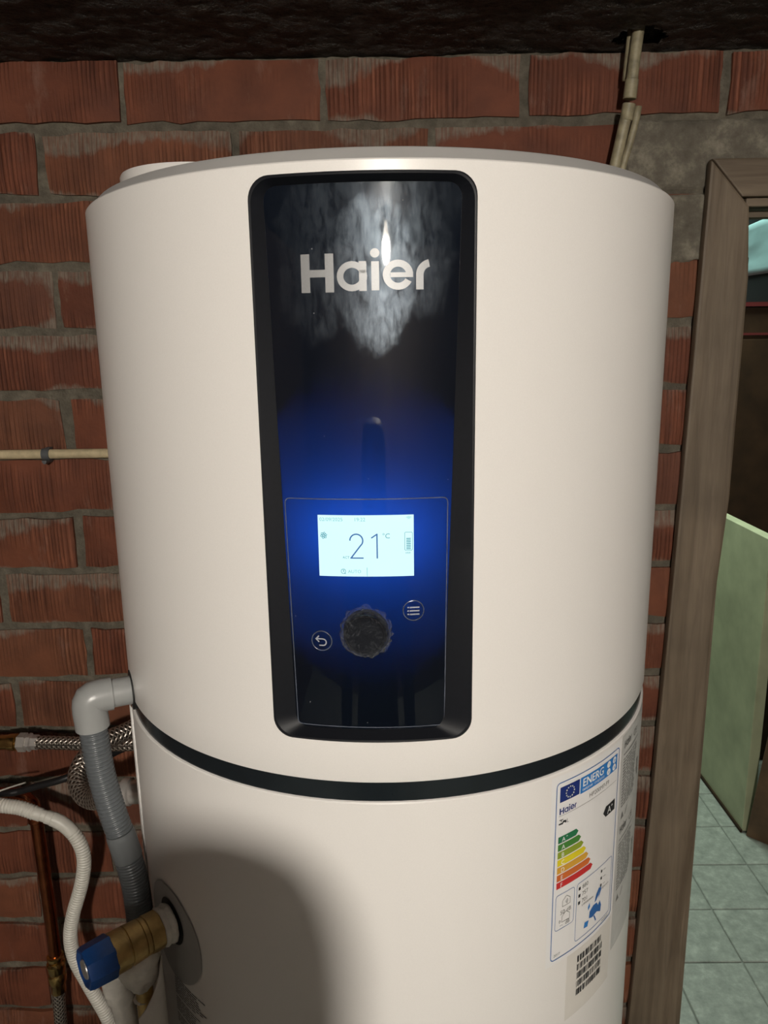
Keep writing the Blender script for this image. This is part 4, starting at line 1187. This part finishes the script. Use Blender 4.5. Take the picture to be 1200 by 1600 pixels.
# ================================================================== THE ROOM BEYOND THE DOORWAY
gp = thing('green_panel', 'pale green painted upright panel standing on the tiled floor beyond the doorway', 'panel')
mb = MB(); mb.box(1.170, 1.205, 1.352, 2.45, 0.006, 1.012); mb.build('panel_board', 'green', gp, bevel=0.002, seg=1)
mb = MB(); mb.box(1.164, 1.1705, 1.352, 2.45, 0.002, 0.012); mb.build('foot_strip', 'dark_wood', gp)
mb = MB()
mb.add([(1.174, 1.337, 0.0), (1.235, 1.277, 0.0), (1.285, 1.290, 0.0), (1.225, 1.348, 0.0), (1.190, 1.254, 0.62), (1.262, 1.192, 0.62), (1.312, 1.205, 0.62), (1.240, 1.266, 0.62)],
       [(0, 1, 5, 4), (1, 2, 6, 5), (2, 3, 7, 6), (3, 0, 4, 7), (4, 5, 6, 7), (3, 2, 1, 0)])
tag(mb.build('leaning_board', 'brown_wood', bevel=0.003, seg=1), 'brown wooden post leaning against the end of the green panel', 'board')

cab = thing('wooden_cabinet', 'tall dark brown wooden cabinet with red edging beyond the doorway', 'cabinet')
mb = MB(); mb.box(1.212, 2.25, 1.80, 2.20, 0.0, 1.722); mb.build('cabinet_body', 'dark_wood', cab, bevel=0.003)
for k in range(5):
    mb = MB(); x = 1.222 + 0.205 * k; mb.box(x, x + 0.199, 1.788, 1.801, 0.05, 1.615); mb.build('cabinet_door', 'dark_wood', cab, bevel=0.003)
mb = MB(); mb.box(1.205, 2.255, 1.782, 2.2, 1.724, 1.738); mb.build('top_edge', 'red_edge', cab)
mb = MB(); mb.box(1.212, 2.25, 1.786, 1.801, 1.628, 1.636); mb.build('middle_edge', 'red_edge', cab)
mb = MB(); mb.box(1.250, 2.10, 2.06, 2.19, 1.739, 2.16)  # added black block that darkens the area around the teal sheet
tag(mb.build('dark_backing', 'black_plastic', bevel=0.006), 'added black block filling the dark area behind the teal sheet', 'box')
mb = MB(); mb.box(1.211, 1.232, 1.79, 1.83, 1.739, 1.885)
tag(mb.build('black_post', 'black_plastic', bevel=0.003), 'short black post on top of the dark wooden cabinet', 'post')
mb = MB(); vs = []; fs = []
for j in range(9):
    for i in range(13):
        u, v = i / 12, j / 8
        x = 1.265 + 0.42 * u; zb_, zt_ = 1.835 + 0.055 * u, 1.985 + 0.16 * u ** 0.8
        vs.append((x, 2.02 + 0.012 * mn.noise((x * 9, v * 4, 2)) + 0.03 * (1 - v), zb_ + (zt_ - zb_) * v))
for j in range(8):
    for i in range(12): fs.append((j * 13 + i, j * 13 + i + 1, j * 13 + i + 14, j * 13 + i + 13))
mb.add(vs, fs)
tag(mb.build('plastic_sheet', 'teal_sheet', smooth='all', solid=0.002), 'pale teal plastic sheet propped above the dark wooden cabinet', 'sheet')

# ================================================================== LAMP AND PHOTOGRAPHER (behind the camera)
lamp = thing('ceiling_bulb', 'bare glowing bulb in a ceiling socket whose reflection shows in the black panel', 'lamp', loc=BULB)
prof = [(-0.078, 0.005), (-0.074, 0.020), (-0.065, 0.034), (-0.052, 0.043), (-0.036, 0.047), (-0.018, 0.044), (-0.008, 0.040)]
mb = MB(); lathe(mb, (0, 0, 0), (0, 0, 1), prof, 24); mb.build('glass_dome', 'bulb', lamp, smooth='all')
mb = MB(); lathe(mb, (0, 0, 0), (0, 0, 1), [(-0.0075, 0.0405), (0.002, 0.036), (0.020, 0.026), (0.036, 0.0185), (0.047, 0.0175)], 24); mb.build('bulb_neck', 'bulb_neck', lamp, smooth='all')
mb = MB(); lathe(mb, (0, 0, 0), (0, 0, 1), [(0.0475, 0.016), (0.048, 0.023), (0.070, 0.024), (0.078, 0.034), (0.092, 0.036)], 24); mb.build('socket', 'black_plastic', lamp, smooth=40)

PX, PY = -0.053, -1.10
per = thing('person', 'person in dark clothes behind the camera whose head shades the lower tank', 'person', loc=(PX, PY, 0))
per.scale = (0.91, 0.91, 0.893)  # a short person; soles stay on the floor
def skin(name, m, verts, edges, parent, lv=2):
    me = bpy.data.meshes.new(name)
    me.from_pydata([v[0] for v in verts], edges, [])
    o = bpy.data.objects.new(name, me); COL.objects.link(o); o.parent = parent
    md = o.modifiers.new('skin', 'SKIN'); md.use_smooth_shade = True
    for i, v in enumerate(verts):
        r = v[1]; sv = me.skin_vertices[0].data[i]
        sv.radius = (r, r) if isinstance(r, (int, float)) else r
        sv.use_root = (i == 0)
    o.modifiers.new('smooth', 'SUBSURF').levels = lv
    o.modifiers['smooth'].render_levels = lv
    me.materials.append(M[m])
    return o
V = [((0, 0, 0.88), (0.155, 0.11)), ((0, 0, 1.08), (0.14, 0.10)), ((0, 0.01, 1.25), (0.165, 0.105)), ((0, 0.01, 1.335), (0.11, 0.075)), ((0, 0.015, 1.395), 0.055),
     ((0.17, 0.01, 1.315), 0.062), ((0.225, 0.0, 1.05), 0.046), ((0.235, 0.06, 0.82), 0.034), ((0.235, 0.08, 0.755), 0.03),
     ((-0.17, 0.01, 1.315), 0.062), ((-0.225, 0.0, 1.05), 0.046), ((-0.235, 0.06, 0.82), 0.034), ((-0.235, 0.08, 0.755), 0.03),
     ((0.095, 0, 0.78), 0.09), ((0.10, 0.01, 0.46), 0.058), ((0.10, -0.01, 0.09), 0.042), ((0.105, 0.13, 0.035), 0.035),
     ((-0.095, 0, 0.78), 0.09), ((-0.10, 0.01, 0.46), 0.058), ((-0.10, -0.01, 0.09), 0.042), ((-0.105, 0.13, 0.035), 0.035)]
Ed = [(0, 1), (1, 2), (2, 3), (3, 4), (3, 5), (5, 6), (6, 7), (7, 8), (3, 9), (9, 10), (10, 11), (11, 12), (0, 13), (13, 14), (14, 15), (15, 16), (0, 17), (17, 18), (18, 19), (19, 20)]
skin('clothed_body', 'cloth', V, Ed, per)
hd_ = MB(); vs = []; fs = []
for j in range(19):
    ph = pi * j / 18
    for k in range(28):
        a = 2 * pi * k / 28
        x = 0.072 * sin(ph) * cos(a); y = 0.098 * sin(ph) * sin(a); z = 0.118 * cos(ph)
        if z < 0: x *= 1 + 0.9 * z / 0.118 * 0.35; y = y * (1 + 0.25 * z / 0.118) + 0.012 * (-z / 0.118)
        if abs(cos(a)) < 0.18 and sin(a) > 0 and -0.035 < z < 0.012: y += 0.016 * (0.012 - z) / 0.047
        if sin(a) > 0.55 and 0.1 < abs(cos(a)) < 0.6 and abs(z - 0.006) < 0.014: y -= 0.008
        vs.append((x, y, 1.512 + z))
for j in range(18):
    for k in range(28):
        k2 = (k + 1) % 28; fs.append((j * 28 + k, j * 28 + k2, j * 28 + 28 + k2, j * 28 + 28 + k))
hd_.add(vs, fs); hd_.build('head', 'skin', per, smooth='all')
hr = MB(); vs = []; fs = []
for j in range(11):
    ph = 0.62 * pi * j / 10
    for k in range(28):
        a = 2 * pi * k / 28
        q = 1.0 + 0.03 * mn.noise((cos(a) * 4, sin(a) * 4, j * 0.6)); front = max(0.0, sin(a))
        pp = ph * (1 - 0.42 * front ** 2)
        sq = abs(sin(pp)) ** 0.55; cq = cos(pp); cq = (1 if cq > 0 else -1) * abs(cq) ** 0.42
        vs.append((0.080 * q * sq * cos(a), 0.108 * q * sq * sin(a) - 0.005, 1.520 + 0.132 * q * cq))
for j in range(10):
    for k in range(28):
        k2 = (k + 1) % 28; fs.append((j * 28 + k, j * 28 + k2, j * 28 + 28 + k2, j * 28 + 28 + k))
hr.add(vs, fs); hr.build('hair', 'hair', per, smooth='all')
for sx in (-1, 1):
    hv = [((sx * 0.235, 0.085, 0.765), 0.026), ((sx * 0.235, 0.095, 0.70), (0.018, 0.036))]; he = [(0, 1)]
    for q in range(4):
        yb = 0.065 + 0.018 * q; i = len(hv)
        L = (0.062, 0.074, 0.079, 0.070)[q]
        hv += [((sx * 0.234, yb, 0.672), 0.0088), ((sx * 0.232, yb + 0.003, 0.672 - L * 0.5), 0.0082), ((sx * 0.226, yb + 0.005, 0.672 - L), 0.0070)]
        he += [(1, i), (i, i + 1), (i + 1, i + 2)]
    i = len(hv); hv += [((sx * 0.228, 0.128, 0.715), 0.010), ((sx * 0.222, 0.143, 0.685), 0.009), ((sx * 0.218, 0.147, 0.655), 0.0075)]
    he += [(0, i), (i, i + 1), (i + 1, i + 2)]
    skin('hand', 'skin', hv, he, per, 1)
